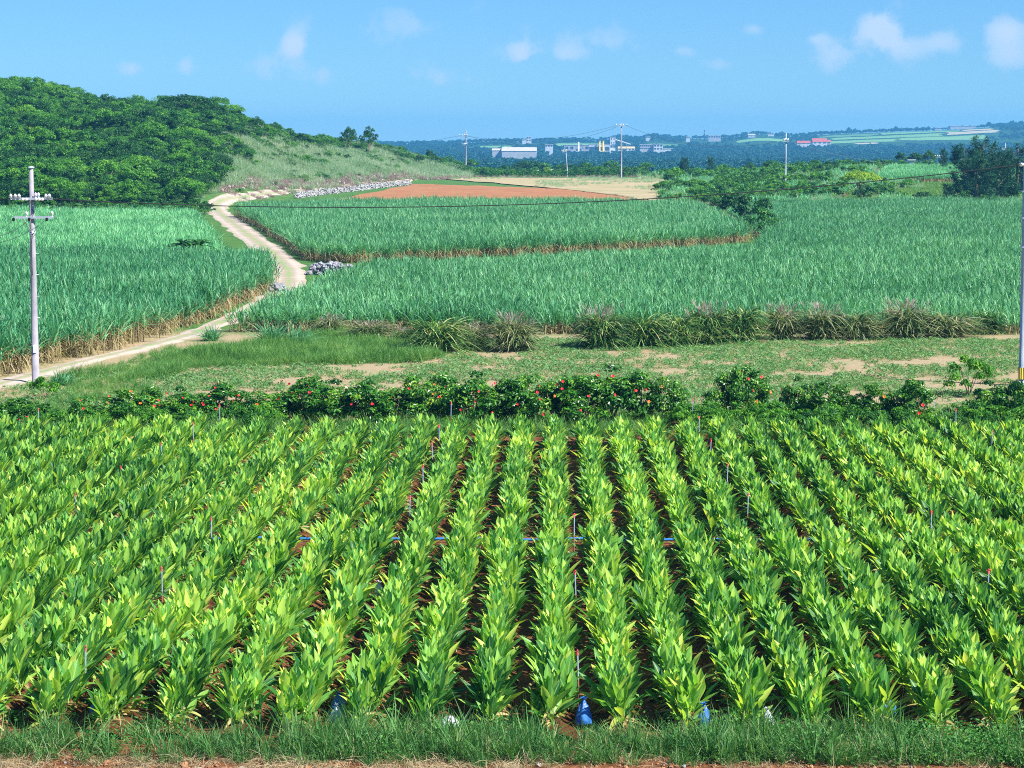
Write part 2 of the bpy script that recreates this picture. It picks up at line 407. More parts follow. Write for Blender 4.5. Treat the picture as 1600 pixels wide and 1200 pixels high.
# scatter: one object whose geometry nodes put copies of variant meshes on its points (for what nobody could count)
def scatter(name, P, rot, sc, variants, label, cat, kind='stuff'):
    P = np.asarray(P, float) * np.array([1, K, 1])
    me = bpy.data.meshes.new(name)
    me.vertices.add(len(P)); me.vertices.foreach_set('co', P.astype(np.float32).ravel())
    a = me.attributes.new('rot', 'FLOAT_VECTOR', 'POINT'); a.data.foreach_set('vector', np.asarray(rot, np.float32).ravel())
    a = me.attributes.new('sc', 'FLOAT', 'POINT'); a.data.foreach_set('value', np.asarray(sc, np.float32))
    a = me.attributes.new('pick', 'INT', 'POINT'); a.data.foreach_set('value', rng.integers(0, len(variants), len(P)).astype(np.int32))
    me.update()
    o = obj(name, me); tag(o, label, cat, None, kind)
    col = bpy.data.collections.new(name + '_kinds')
    for i, v in enumerate(variants):
        vo = bpy.data.objects.new(f'{name}_kind_{i}', v); col.objects.link(vo)
    ng = bpy.data.node_groups.new(name, 'GeometryNodeTree')
    ng.interface.new_socket('Geometry', in_out='INPUT', socket_type='NodeSocketGeometry')
    ng.interface.new_socket('Geometry', in_out='OUTPUT', socket_type='NodeSocketGeometry')
    gi = ng.nodes.new('NodeGroupInput'); go = ng.nodes.new('NodeGroupOutput')
    iop = ng.nodes.new('GeometryNodeInstanceOnPoints')
    ci = ng.nodes.new('GeometryNodeCollectionInfo'); ci.inputs['Collection'].default_value = col
    ci.inputs['Separate Children'].default_value = True; ci.inputs['Reset Children'].default_value = True
    iop.inputs['Pick Instance'].default_value = True
    L = ng.links.new
    def na(nm, dt):
        n = ng.nodes.new('GeometryNodeInputNamedAttribute'); n.data_type = dt; n.inputs['Name'].default_value = nm
        return n.outputs['Attribute']
    L(gi.outputs[0], iop.inputs['Points']); L(ci.outputs[0], iop.inputs['Instance'])
    L(na('pick', 'INT'), iop.inputs['Instance Index']); L(na('rot', 'FLOAT_VECTOR'), iop.inputs['Rotation']); L(na('sc', 'FLOAT'), iop.inputs['Scale'])
    L(iop.outputs[0], go.inputs[0])
    md = o.modifiers.new('scatter', 'NODES'); md.node_group = ng
    return o

def inpoly(x, y, poly):
    poly = np.asarray(poly, float); r = np.zeros(len(x), bool); j = len(poly) - 1
    for i in range(len(poly)):
        xi, yi = poly[i]; xj, yj = poly[j]
        c = ((yi > y) != (yj > y)) & (x < (xj - xi) * (y - yi) / (yj - yi + 1e-12) + xi)
        r ^= c; j = i
    return r

def grid_in(poly, step, jit=.45):
    sy = step / K
    poly = np.asarray(poly, float)
    x0, y0 = poly.min(0); x1, y1 = poly.max(0)
    X, Y = np.meshgrid(np.arange(x0, x1, step), np.arange(y0, y1, sy))
    X = X.ravel() + rng.uniform(-jit, jit, X.size) * step; Y = Y.ravel() + rng.uniform(-jit, jit, Y.size) * sy
    k = inpoly(X, Y, poly)
    return X[k], Y[k]

def rots(n, tilt=.06):
    return np.c_[rng.normal(0, tilt, n), rng.normal(0, tilt, n), rng.uniform(0, 6.283, n)]

# ------------------------------------------------------------------ ground sheet, path, fields
ys = [-60.]
while ys[-1] < 450: ys.append(ys[-1] + 4)
while ys[-1] < 3300: ys.append(ys[-1] * 1.035)
ys = np.array(ys)
tt = np.linspace(-1, 1, 241); ss = np.sign(tt) * (np.abs(tt) ** 1.5)
gx = ss[None] * (70 + np.maximum(ys, 0) * 1.25)[:, None]; gy = np.repeat(ys[:, None], len(ss), 1)
gz = ground(gx, gy)
m_ = MB(); nr_, nc_ = gx.shape
i = np.arange(nr_ - 1)[:, None] * nc_ + np.arange(nc_ - 1)[None]
m_.add(np.stack([gx, gy, gz], -1), np.stack([i, i + 1, i + nc_ + 1, i + nc_], -1).reshape(-1, 4))

def ground_material():
    m = bpy.data.materials.new('ground_earth'); nt = nodes_of(m); L = nt.links.new
    g = nt.nodes.new('ShaderNodeNewGeometry'); sp = nt.nodes.new('ShaderNodeSeparateXYZ'); L(g.outputs['Position'], sp.inputs[0])
    wob = math_n(nt, 'MULTIPLY_ADD', pos_noise(nt, .35, 4), 5., -2.5)
    y = math_n(nt, 'ADD', sp.outputs['Y'], wob)
    fine = pos_noise(nt, 5., 8, .72); broad = pos_noise(nt, .5, 5, .6)
    def mix(f, a, b):
        n = nt.nodes.new('ShaderNodeMix'); n.data_type = 'RGBA'; L(f, n.inputs[0]); L(a, n.inputs[6]); L(b, n.inputs[7]); return n.outputs[2]
    def rr(f, st):
        r = ramp(nt, st); L(f, r.inputs[0]); return r.outputs[0]
    def step(v, a, b):
        n = nt.nodes.new('ShaderNodeMapRange'); L(v, n.inputs[0]); n.inputs[1].default_value = a; n.inputs[2].default_value = b; return n.outputs[0]
    mixf = math_n(nt, 'ADD', math_n(nt, 'MULTIPLY', broad, .45), math_n(nt, 'MULTIPLY', fine, .55))
    soil = rr(mixf, [(.30, (.07, .027, .012)), (.48, (.17, .068, .028)), (.60, (.27, .12, .055)), (.75, (.42, .23, .13))])
    fallow = rr(mixf, [(.30, (.10, .20, .06)), (.40, (.24, .27, .11)), (.46, (.33, .28, .16)), (.56, (.38, .28, .17)), (.72, (.48, .38, .26))])
    grass = rr(mixf, [(.35, (.03, .10, .022)), (.55, (.08, .18, .04)), (.75, (.20, .23, .08))])
    woods = rr(mixf, [(.35, (.015, .055, .016)), (.6, (.035, .10, .028))])
    c = mix(step(y, 50.5 * K, 52.5 * K), soil, fallow)
    c = mix(step(y, 74 * K, 77 * K), c, grass)
    c = mix(step(y, 425 * K, 470 * K), c, woods)
    p = nt.nodes.new('ShaderNodeBsdfPrincipled'); p.inputs['Roughness'].default_value = .95; p.inputs['Specular IOR Level'].default_value = .1
    L(c, p.inputs['Base Color'])
    b = nt.nodes.new('ShaderNodeBump'); b.inputs['Strength'].default_value = .7; b.inputs['Distance'].default_value = .12
    L(fine, b.inputs['Height']); L(b.outputs[0], p.inputs['Normal'])
    o = nt.nodes.new('ShaderNodeOutputMaterial'); L(p.outputs[0], o.inputs[0])
    return m
tag(obj('ground', m_.mesh('ground', ground_material(), True, True)), 'rolling farmland of red soil, fallow and grass reaching the far hills', 'ground', None, 'structure')

def ribbon(pts, widths, dz=.06, sub=6, rough=.25, cross=5):
    pts = np.array([(p[0], p[1]) for p in pts]); n = len(pts)
    t = np.linspace(0, n - 1, (n - 1) * sub + 1)
    x = np.interp(t, range(n), pts[:, 0]); y = np.interp(t, range(n), pts[:, 1]); w = np.interp(t, range(n), widths)
    for _ in range(3):
        x[1:-1] = (x[:-2] + 2 * x[1:-1] + x[2:]) / 4; y[1:-1] = (y[:-2] + 2 * y[1:-1] + y[2:]) / 4
    dx = np.gradient(x); dy = np.gradient(y); l = np.hypot(dx, dy); nx, ny = -dy / l, dx / l
    s = np.linspace(-.5, .5, cross)
    wl = w[:, None] * s[None] + rough * rng.normal(0, 1, (len(x), cross)) * (np.abs(s) > .49)
    X = x[:, None] + nx[:, None] * wl; Y = y[:, None] + ny[:, None] * wl
    Z = ground(X, Y) + np.where(np.abs(s) > .49, -.04, dz)[None]
    b = MB(); i = np.arange(len(x) - 1)[:, None] * cross + np.arange(cross - 1)[None]
    b.add(np.stack([X, Y, Z], -1), np.stack([i, i + cross, i + cross + 1, i + 1], -1).reshape(-1, 4), .5, np.tile(np.abs(s) * 2, len(x)))
    return b, np.c_[x, y, w]

def path_material():
    m = bpy.data.materials.new('limestone_track'); nt = nodes_of(m); L = nt.links.new
    a = nt.nodes.new('ShaderNodeAttribute'); a.attribute_name = 'lat'
    fine = pos_noise(nt, 3.5, 8, .7); broad = pos_noise(nt, .45, 4)
    # wheel tracks are pale, the crown between them and the verges carry grass
    d = math_n(nt, 'ABSOLUTE', math_n(nt, 'SUBTRACT', a.outputs['Fac'], .5))
    gr = math_n(nt, 'ADD', math_n(nt, 'MULTIPLY', d, 1.15), math_n(nt, 'MULTIPLY_ADD', broad, 1.1, -.62))
    s = math_n(nt, 'ADD', gr, math_n(nt, 'MULTIPLY_ADD', fine, .9, -.45))
    r = ramp(nt, [(.0, (.46, .39, .31)), (.22, (.35, .29, .22)), (.40, (.31, .29, .17)), (.55, (.22, .32, .11)), (.8, (.10, .26, .06))]); L(s, r.inputs[0])
    p = nt.nodes.new('ShaderNodeBsdfPrincipled'); p.inputs['Roughness'].default_value = .95; L(r.outputs[0], p.inputs['Base Color'])
    b = nt.nodes.new('ShaderNodeBump'); b.inputs['Strength'].default_value = .5; b.inputs['Distance'].default_value = .1
    L(fine, b.inputs['Height']); L(b.outputs[0], p.inputs['Normal'])
    o = nt.nodes.new('ShaderNodeOutputMaterial'); L(p.outputs[0], o.inputs[0])
    return m
PATH = [at(-150, 640), at(0, 602), at(110, 572), at(220, 545), at(300, 524), at(352, 503), at(405, 478), at(452, 449), at(452, 425), at(434, 403), at(405, 380), at(373, 356), at(346, 336), at(336, 322), at(346, 313), at(400, 305), at(460, 299), at(540, 291), at(610, 285), at(650, 281)]
PW = [1.7, 1.7, 1.6, 1.6, 1.8, 2.1, 2.4, 3.0, 3.2, 3.5, 3.7, 3.7, 3.8, 4.0, 4.2, 3.4, 2.6, 2.3, 2.2, 2]
pb, PCL = ribbon(PATH, PW)
tag(obj('path', pb.mesh('path', path_material(), True, True)), 'pale dirt track winding between the sugarcane fields to the hill', 'path', None, 'structure')

def near_path(X, Y, extra=0.):
    d = np.full(len(X), 1e9); 
    for x, y, w in PCL[::2]:
        d = np.minimum(d, np.hypot(X - x, Y - y) - w / 2)
    return d < extra

def patch(c, n, m, dz, name, mat, label, cat, wob=.6):
    """field sheet laid on the terrain between four corners (world x, y)"""
    c = [np.array((p[0], p[1])) for p in c]
    s = np.linspace(0, 1, n)[:, None, None]; t = np.linspace(0, 1, m)[None, :, None]
    XY = (c[0] * (1 - s) + c[1] * s) * (1 - t) + (c[3] * (1 - s) + c[2] * s) * t
    XY = XY.copy()
    XY[0] += rng.normal(0, wob, XY[0].shape); XY[-1] += rng.normal(0, wob, XY[-1].shape)
    XY[:, 0] += rng.normal(0, wob, XY[:, 0].shape); XY[:, -1] += rng.normal(0, wob, XY[:, -1].shape)
    Z = ground(XY[..., 0], XY[..., 1]) + dz
    b = MB(); i = np.arange(n - 1)[:, None] * m + np.arange(m - 1)[None]
    b.add(np.concatenate([XY, Z[..., None]], -1), np.stack([i, i + m, i + m + 1, i + 1], -1).reshape(-1, 4))
    return tag(obj(name, b.mesh(name, mat, True, True)), label, cat, None, 'structure')

red = soil_mat('tilled_red_soil', [(.30, (.22, .088, .036)), (.5, (.34, .155, .07)), (.68, (.42, .215, .105))], .25, 3., .5, (R(62), .35))
pale = soil_mat('stubble_soil', [(.34, (.17, .25, .09)), (.44, (.34, .26, .14)), (.55, (.42, .32, .19)), (.70, (.50, .41, .27))], .12, 2.5, .4, (R(70), .3))
patch([(-39, 199), (22, 199), on(968, 258), on(650, 288)], 40, 16, .10, 'red_field', red, 'bare tilled red soil field behind the middle sugarcane', 'field')
patch([on(930, 252), (23, 202), on(1040, 318), on(655, 330)], 40, 16, .16, 'stubble_field', pale, 'pale dry stubble field beyond the red soil', 'field')

# ------------------------------------------------------------------ plant prototypes
def turmeric_leaves(seed):
    g = np.random.default_rng(seed); b = MB()
    for sh in range(int(g.integers(3, 5))):
        ox, oy = g.normal(0, .065), g.normal(0, .11)
        n = int(g.integers(6, 9))
        az = np.arange(n) * 2.4 + g.uniform(0, 6.3) + g.normal(0, .3, n)
        k = np.linspace(0, 1, n)
        el = R(46) + k * R(38) + g.normal(0, .13, n)
        L = .45 + .12 * np.sin(k * 3.1) + g.normal(0, .05, n)
        zb = .12 + .40 * k
        r0 = .03
        base = np.c_[ox + r0 * np.cos(az), oy + r0 * np.sin(az), zb]
        W = .132 + g.normal(0, .02, n)
        b.strips(base, az, el, L, W, .10 + g.uniform(-.08, .22, n) * (1 - k * .6), 6, [.10, .22, .78, 1.0, .86, .48, .02], fold=.22,
                 rnd=np.clip(.42 + g.normal(0, .24, n) - .14 * (1 - k), 0, 1), roll=g.normal(0, .25, n), side_bend=g.normal(0, .06, n))
    return b.mesh('turmeric_leaves', G['turm'], True)
def turmeric_stalk(seed):
    g = np.random.default_rng(seed + 50); b = MB()
    for s in range(3):
        x, y = g.normal(0, .05, 2)
        b.tube([(x, y, -.03), (x * 1.1, y * 1.1, .22), (x * .9, y * 1.2, .48)], [.024, .02, .012], 6, g.uniform())
    return b.mesh('turmeric_stalk', G['stalk'], True)
def turmeric_dry(seed):
    g = np.random.default_rng(seed + 90); b = MB(); n = 7
    az = g.uniform(0, 6.3, n)
    b.strips(np.c_[.04 * np.cos(az), .04 * np.sin(az), g.uniform(.12, .26, n)], az, g.uniform(-.1, .5, n), g.uniform(.25, .45, n), g.uniform(.05, .10, n), g.uniform(.4, .75, n), 4, [.2, .8, 1, .7, .05], fold=.3, rnd=g.uniform(0, 1, n), roll=g.normal(0, .6, n))
    return b.mesh('withered_leaves', G['turm_dry'])
TL = [turmeric_leaves(k) for k in range(8)]; TS = [turmeric_stalk(k) for k in range(4)]; TD = [turmeric_dry(k) for k in range(4)]
def join_variant(k):
    g = np.random.default_rng(k)
    b = bpy.data.objects.new('tmp', TL[k])
    return TL[k]

def cane_patch(seed, leafmat, w=1.3, nst=11, h=1.0, dry=1.):
    g = np.random.default_rng(seed); b = MB()
    x = g.uniform(-w / 2, w / 2, nst); y = g.uniform(-w / 2, w / 2, nst); hh = g.uniform(.75, 1.05, nst) * h
    for k in range(nst):
        lx, ly = g.normal(0, .10, 2)
        b.tube([(x[k], y[k], 0), (x[k] + lx, y[k] + ly, hh[k])], [.026, .016], 4, g.uniform(.1, .8), 1, False)
        n = 8; az = g.uniform(0, 6.3) + np.arange(n) * 3.14 + g.normal(0, .5, n); kk = np.linspace(0, 1, n)
        el = R(52) + kk * R(30) + g.normal(0, .08, n)
        zb = hh[k] * (.55 + .45 * kk)
        base = np.c_[x[k] + lx * zb / hh[k], y[k] + ly * zb / hh[k], zb]
        b.strips(base, az, el, g.uniform(.85, 1.3, n) * (.8 + .2 * h), .050, g.uniform(.12, .55, n), 4, [.7, 1, .9, .6, .05], rnd=np.clip(.5 + g.normal(0, .22, n), 0, 1), roll=g.normal(0, .5, n))
        nd = int(round(8 * dry))
        az = g.uniform(0, 6.3, nd)
        b.strips(np.c_[np.full(nd, x[k]), np.full(nd, y[k]), g.uniform(.1, .85, nd) * h], az, g.uniform(-.5, .6, nd), g.uniform(.4, .8, nd), .04, g.uniform(.5, 1.0, nd), 3, [.8, 1, .7, .1], rnd=g.uniform(0, 1, nd), mi=1)
    return b.mesh('sugarcane', [leafmat, G['cane_dry']])

def crown_mesh(seed, mat, rx=2.2, rz=1.7, zc=2.8, lobes=26, per=90, leaf=.26, flat=1., low=-.45):
    """foliage: many leaf-sized faces on lobes spread through an uneven crown"""
    g = np.random.default_rng(seed); b = MB()
    for k in range(lobes):
        d = g.normal(size=3); d /= np.linalg.norm(d); d[2] = abs(d[2]) * (.75 - low) - .0 + low
        q = g.uniform(.45, 1.0)
        c = np.array([d[0] * rx * q, d[1] * rx * q, zc + d[2] * rz * q * flat])
        r = g.uniform(.26, .46) * rx * .75
        n = int(per * g.uniform(.7, 1.2)); v = g.normal(size=(n, 3)); v /= np.linalg.norm(v, axis=1)[:, None]
        v[:, 2] = np.where(v[:, 2] < -.3, -v[:, 2], v[:, 2])
        P = c + v * r * g.uniform(.55, 1.08, n)[:, None] * np.array([1, 1, .72])
        b.cards(P, v + g.normal(0, .45, (n, 3)) + np.array([0, 0, .35]), leaf * g.uniform(.6, 1.3, n), np.clip(.5 + g.normal(0, .18, n) + g.normal(0, .12), 0, 1))
    return b.mesh('crown', mat)
def trunk_mesh(seed, h=2.6, r=.16, spread=1.3, limbs=5):
    g = np.random.default_rng(seed + 500); b = MB()
    lx, ly = g.normal(0, .12, 2)
    b.tube([(0, 0, -.2), (lx * .3, ly * .3, h * .3), (lx, ly, h * .62), (lx * 1.2, ly * 1.2, h)], [r * 1.3, r, r * .75, r * .35], 8)
    for k in range(limbs):
        a = k * 6.283 / limbs + g.normal(0, .3); z0 = h * g.uniform(.35, .6); s = spread * g.uniform(.7, 1.1)
        b.tube([(lx * .7, ly * .7, z0), (lx + math.cos(a) * s * .5, ly + math.sin(a) * s * .5, z0 + h * .25), (lx + math.cos(a) * s, ly + math.sin(a) * s, z0 + h * .55)], [r * .5, r * .34, r * .14], 6)
    return b.mesh('trunk', G['bark'], True)
def feather_mesh(seed, mat=None, h=6., r=1.7, plumes=70, per=80):
    """casuarina-like crown: upswept feathery sprays"""
    g = np.random.default_rng(seed); b = MB()
    for k in range(plumes):
        z = h * g.uniform(.04, .95); a = g.uniform(0, 6.3); rad = r * (1 - .6 * z / h) * g.uniform(.3, 1)
        n = per; s = g.uniform(0, 1, n)
        ln = g.uniform(.7, 1.3)
        ax = np.array([math.cos(a) * rad, math.sin(a) * rad, z])
        tip = ax + np.array([math.cos(a) * .45, math.sin(a) * .45, 1.0]) * ln
        P = ax + (tip - ax) * s[:, None] + g.normal(0, .18, (n, 3)) * (1.15 - s)[:, None]
        b.strips(P, g.uniform(0, 6.3, n), g.uniform(.2, 1.3, n), g.uniform(.25, .5, n), .05, .25, 2, [1, .8, .1], rnd=np.clip(.5 + g.normal(0, .2, n), 0, 1), roll=g.uniform(-1, 1, n))
    return b.mesh('crown', mat or G['pine'])
def tuft_mesh(seed, mat, n=60, h=.45, w=.012, spread=.16, droop=.35, el=(35, 88), nseg=3):
    g = np.random.default_rng(seed); b = MB(); az = g.uniform(0, 6.3, n); rr = spread * np.sqrt(g.uniform(0, 1, n)); a2 = g.uniform(0, 6.3, n)
    prof = {2: [1, .8, .05], 3: [.8, 1, .7, .05], 4: [.7, 1, .9, .6, .05]}[nseg]
    b.strips(np.c_[rr * np.cos(a2), rr * np.sin(a2), 0 * rr], az, np.radians(g.uniform(*el, n)), h * g.uniform(.55, 1.15, n), w, droop * g.uniform(.3, 1.3, n), nseg, prof, rnd=np.clip(g.normal(.5, .25, n), 0, 1), roll=g.normal(0, .5, n))
    return b.mesh('tuft', mat)
def weed_mesh(seed, mat, n=34, r=.16, h=.22, leaf=.07):
    g = np.random.default_rng(seed); b = MB()
    P = np.c_[g.normal(0, r * .5, n), g.normal(0, r * .5, n), np.abs(g.normal(h * .5, h * .3, n))]
    b.cards(P, np.c_[g.normal(0, .6, (n, 2)), np.ones(n)], leaf * g.uniform(.6, 1.4, n), np.clip(g.normal(.5, .2, n), 0, 1), .6)
    return b.mesh('weed', mat)

# ------------------------------------------------------------------ turmeric field
ORD = 'nearest second third fourth fifth sixth seventh eighth ninth tenth eleventh twelfth thirteenth fourteenth fifteenth sixteenth seventeenth eighteenth nineteenth twentieth twenty-first twenty-second twenty-third twenty-fourth twenty-fifth'.split()
NTH = ['first'] + ORD[1:]
SP = 1.09
plants = []
for k in range(-21, 19):
    rx = k * SP
    y = 23.72 + rng.uniform(-.06, .1); i_ = 0
    while y < 47.6:
        if not (35.0 < y < 35.75) and rng.uniform() > .012:
            plants.append((k, i_, rx + rng.normal(0, .035) + .012 * vnoise(rx, y, 3, k), y, rng.uniform(.86, 1.14) * (1.06 if y < 34 else .98) * (.80 if abs(y - 23.72) < .14 else 1)))
            i_ += 1
        y += (.29 + rng.normal(0, .035)) / K
def inframe(x, y):
    u = x / y
    return -.398 < u < .338
near = sorted([p for p in plants if inframe(p[2], p[3])], key=lambda p: math.hypot(p[2], p[3]))[:300]
nearset = set((p[0], p[1]) for p in near)
for k, i_, x, y, s in near:
    v = int(rng.integers(0, 8)); rz = rng.uniform(0, 6.283)
    side = 'left' if k <= 0 else 'right'; q = -k if k <= 0 else k - 1
    lab = f'turmeric plant {NTH[i_]} from the verge, {NTH[q]} row {side} of the central sprinkler riser'
    t = thing('turmeric_plant', lab, 'turmeric plant', (x, y, .0), rz, 'turmeric plants in ridged rows', s)
    t.rotation_euler = (rng.normal(0, .09), rng.normal(0, .09), rz)
    obj('leaves', TL[v], t); obj('stalk', TS[v % 4], t)
    if i_ < 2 or rng.uniform() < .5: obj('withered_leaves', TD[v % 4], t)
rest = np.array([(x, y, s) for k, i_, x, y, s in plants if (k, i_) not in nearset])
scatter('turmeric_rows', np.c_[rest[:, 0], rest[:, 1], 0 * rest[:, 0]], rots(len(rest), .10), rest[:, 2], TL, 'long rows of broad-leaved turmeric plants filling the rest of the field', 'turmeric', 'stuff')
wl = np.array([(x + rng.normal(0, .12), y + rng.normal(0, .1)) for k, i_, x, y, s in plants if (k, i_) not in nearset and rng.uniform() < .45])
scatter('withered_leaf_litter', np.c_[wl, 0 * wl[:, 0]], rots(len(wl), .2), rng.uniform(.7, 1.1, len(wl)), TD, 'withered tan leaves lying along the turmeric ridges', 'leaf litter', 'stuff')
# weeds between the rows, thick on the left
NW = 14000
wx = rng.uniform(-23, 19, NW); wy = rng.uniform(23.8, 49.5, NW)
dens = np.clip(.22 + .5 * sstep(-3, -9, wx) + .35 * vnoise(wx, wy, 2.5, 9), 0, 1) * (np.abs((wx / SP + .5) % 1 - .5) < .9)
k = rng.uniform(0, 1, NW) < dens
WM = [weed_mesh(s_, G['weed']) for s_ in range(5)]
scatter('row_weeds', np.c_[wx[k], wy[k], 0 * wx[k]], rots(k.sum()), rng.uniform(.6, 1.3, k.sum()), WM, 'small weeds growing between the turmeric rows', 'weeds', 'stuff')
# low planting ridges of red soil
b = MB()
for kk in range(-22, 20):
    yy = np.arange(23.4, 48.2, .24)
    prof = [(-.42, -.02), (-.26, .07), (-.1, .13), (.1, .13), (.26, .07), (.42, -.02)]
    V = np.array([[(kk * SP + px_ + .03 * math.sin(y_ * 3 + kk), y_, pz_ * (0.1 if 35.05 < y_ < 35.7 else 1) + .02 * math.sin(y_ * 7.3 + px_ * 9 + kk * 2)) for px_, pz_ in prof] for y_ in yy])
    V[..., 2] += rng.normal(0, .014, V.shape[:2]) * (np.array([0, 1, 1, 1, 1, 0])[None])
    i = np.arange(len(yy) - 1)[:, None] * 6 + np.arange(5)[None]
    b.add(V, np.stack([i, i + 1, i + 7, i + 6], -1).reshape(-1, 4))
soil = soil_mat('ridge_soil', [(.30, (.05, .019, .009)), (.48, (.12, .046, .02)), (.62, (.22, .095, .043)), (.75, (.36, .19, .10))], .8, 7., .9)  # shade of the row gaps is put into this darker soil colour
tag(obj('ridge_soil', b.mesh('ridge_soil', soil, False, True)), 'low ridges of crumbly red soil under the turmeric rows', 'soil', None, 'structure')

# irrigation: blue pipe and red-tipped sprinkler risers
b = MB()
xs_ = np.linspace(-14, 12.5, 60)
b.tube(np.c_[xs_, 35.38 * K + .03 * np.sin(xs_ * 1.7), .10 + .015 * np.sin(xs_ * 2.3)], .036, 8)
tag(obj('irrigation_pipe', b.mesh('irrigation_pipe', G['pipe_blue'], True)), 'blue irrigation pipe lying across the turmeric rows', 'pipe')
b = MB(); b.tube([(0, 0, -.1), (0, 0, .52)], [.015, .014], 8, .5, 1); b.tube([(0, 0, .52), (0, 0, .96)], [.0135, .0135], 8, .5, 0)
RP = b.mesh('riser_pipe', [G['riser'], G['rust']], True)
b = MB(); b.tube([(0, 0, .955), (0, 0, 1.0)], [.018, .021], 8); b.tube([(0, 0, 1.0), (0, 0, 1.04), (0, 0, 1.06)], [.010, .017, .006], 8); b.tube([(-.045, 0, 1.02), (.045, 0, 1.035)], [.008, .010], 6)
RH = b.mesh('sprinkler_head', G['redhead'], True)
RISERS = [(905, 1015, 'nearest red-tipped sprinkler riser in the centre gap of the rows'),
 (901, 890, 'sprinkler riser second from the front in the centre gap'),
 (897, 802, 'sprinkler riser rising beside the blue pipe in the centre'),
 (132, 1008, 'rusty sprinkler riser at the front left beside the blue bag'),
 (253, 885, 'sprinkler riser standing in the left rows behind the rusty front one'),
 (330, 807, 'sprinkler riser in the left rows level with the central blue pipe riser'),
 (639, 774, 'sprinkler riser nearest the blue pipe in the line left of centre'),
 (661, 725, 'second sprinkler riser behind the blue pipe in the line left of centre'),
 (677, 690, 'third sprinkler riser behind the blue pipe left of centre'),
 (687, 663, 'fourth sprinkler riser behind the blue pipe left of centre'),
 (704, 627, 'sprinkler riser against the hibiscus hedge left of centre'),
 (118, 770, 'sprinkler riser nearest the camera in the weedy far left line'),
 (190, 727, 'sprinkler riser second from the front in the weedy far left line'),
 (252, 691, 'sprinkler riser in the middle of the weedy far left line'),
 (301, 659, 'sprinkler riser fourth along the weedy far left line'),
 (343, 632, 'sprinkler riser in front of the hedge bush with most red flowers'),
 (60, 638, 'sprinkler riser standing below the left utility pole'),
 (1168, 770, 'sprinkler riser nearest the camera in the line right of centre'),
 (1136, 723, 'sprinkler riser second from the front in the line right of centre'),
 (1110, 685, 'sprinkler riser third along the line right of centre'),
 (1093, 650, 'sprinkler riser fourth along the line right of centre'),
 (1083, 622, 'sprinkler riser at the gap in the hedge right of centre'),
 (1455, 797, 'sprinkler riser among yellowish leaves in the right rows'),
 (1545, 888, 'sprinkler riser lowest in the right rows near the frame edge'),
 (1550, 672, 'sprinkler riser nearest in the far right line'),
 (1494, 638, 'sprinkler riser in the middle of the far right line'),
 (1460, 615, 'sprinkler riser at the weedy end of the far right line')]
for px, py, lab in RISERS:
    p = at(px, py, 1.06)
    t = thing('sprinkler_riser', lab, 'sprinkler', (p.x, p.y, 0), rng.uniform(0, 6), 'red-tipped sprinkler risers')
    t.rotation_euler = (rng.normal(0, .02), rng.normal(0, .02), rng.uniform(0, 6))
    obj('riser_pipe', RP, t); obj('sprinkler_head', RH, t)

# plastic sacks left at the row ends
def bag(px, py, w, h, mat, label, knot=True, seed=0, cat='plastic bag'):
    p = at(px, py, 0.0); g = np.random.default_rng(seed); b = MB()
    seg, ring = 18, 9; th = np.linspace(0, 6.283, seg, endpoint=False)
    V = []
    for r_ in range(ring):
        t = r_ / (ring - 1); rad = w / 2 * ((1 - t) ** .75 * (1 + .25 * math.sin(t * 3.1)) + .06) * (1 if t > .05 else .92)
        fold = 1 + .20 * np.sin(th * 5 + seed + t * 2) * (.3 + t) + g.normal(0, .06, seg)
        V.append(np.c_[rad * fold * np.cos(th), rad * fold * np.sin(th) * .85, np.full(seg, h * t) + g.normal(0, .008, seg)])
    V = np.array(V); i = np.arange(ring - 1)[:, None] * seg; j = np.arange(seg)[None]; j2 = (j + 1) % seg
    b.add(V, np.stack([i + j, i + j2, i + seg + j2, i + seg + j], -1).reshape(-1, 4))
    t = thing('plastic_bag', label, cat, (p.x, p.y, .12), g.uniform(0, 6), 'plastic bags at the row ends', 1.15)
    obj('bag_body', b.mesh('bag_body', G[mat], True), t)
    if knot:
        b = MB(); n = 9; az = g.uniform(0, 6.3, n)
        b.strips(np.tile([0, 0, h * .96], (n, 1)), az, g.uniform(.5, 1.4, n), w * .3, w * .16, .2, 2, [.5, 1, .6], rnd=.5, fold=.2)
        obj('bag_knot', b.mesh('bag_knot', G['bag_blue' if mat == 'bag_blue' else 'bag_white']), t)
    return t
BAGS = [(151, 1128, .20, .26, 'bag_blue', 'torn blue plastic bag on the verge beside the rusty riser', True),
 (529, 1117, .24, .22, 'bag_blue', 'crumpled deep blue bag in the dark gap behind a white bag', True),
 (527, 1140, .24, .26, 'bag_white', 'upright knotted white bag in the grass in front of a blue bag', True),
 (701, 1146, .36, .17, 'bag_white', 'rounded white sack heaped in the verge grass left of centre', False),
 (912, 1140, .24, .36, 'bag_blue', 'pointed blue bag standing in the grass under the central riser', True),
 (1100, 1146, .23, .34, 'bag_blue', 'pointed faded blue bag standing in the grass right of centre', True),
 (1199, 1147, .22, .27, 'bag_white', 'whitish torn bag half hidden in grass right of the pointed bags', True),
 (1386, 1124, .32, .24, 'bag_blue', 'flattened blue bag lying in shade at the right row ends', False),
 (592, 940, .24, .26, 'bag_white', 'white bag lying between turmeric rows well behind the verge', True),
 (1335, 868, .2, .12, 'bag_blue', 'small blue scrap of sheet between the right rows', False)]
for i_, (px, py, w, h, m, lab, kn) in enumerate(BAGS):
    bag(px, py, w, h, m, lab, kn, i_ + 3)

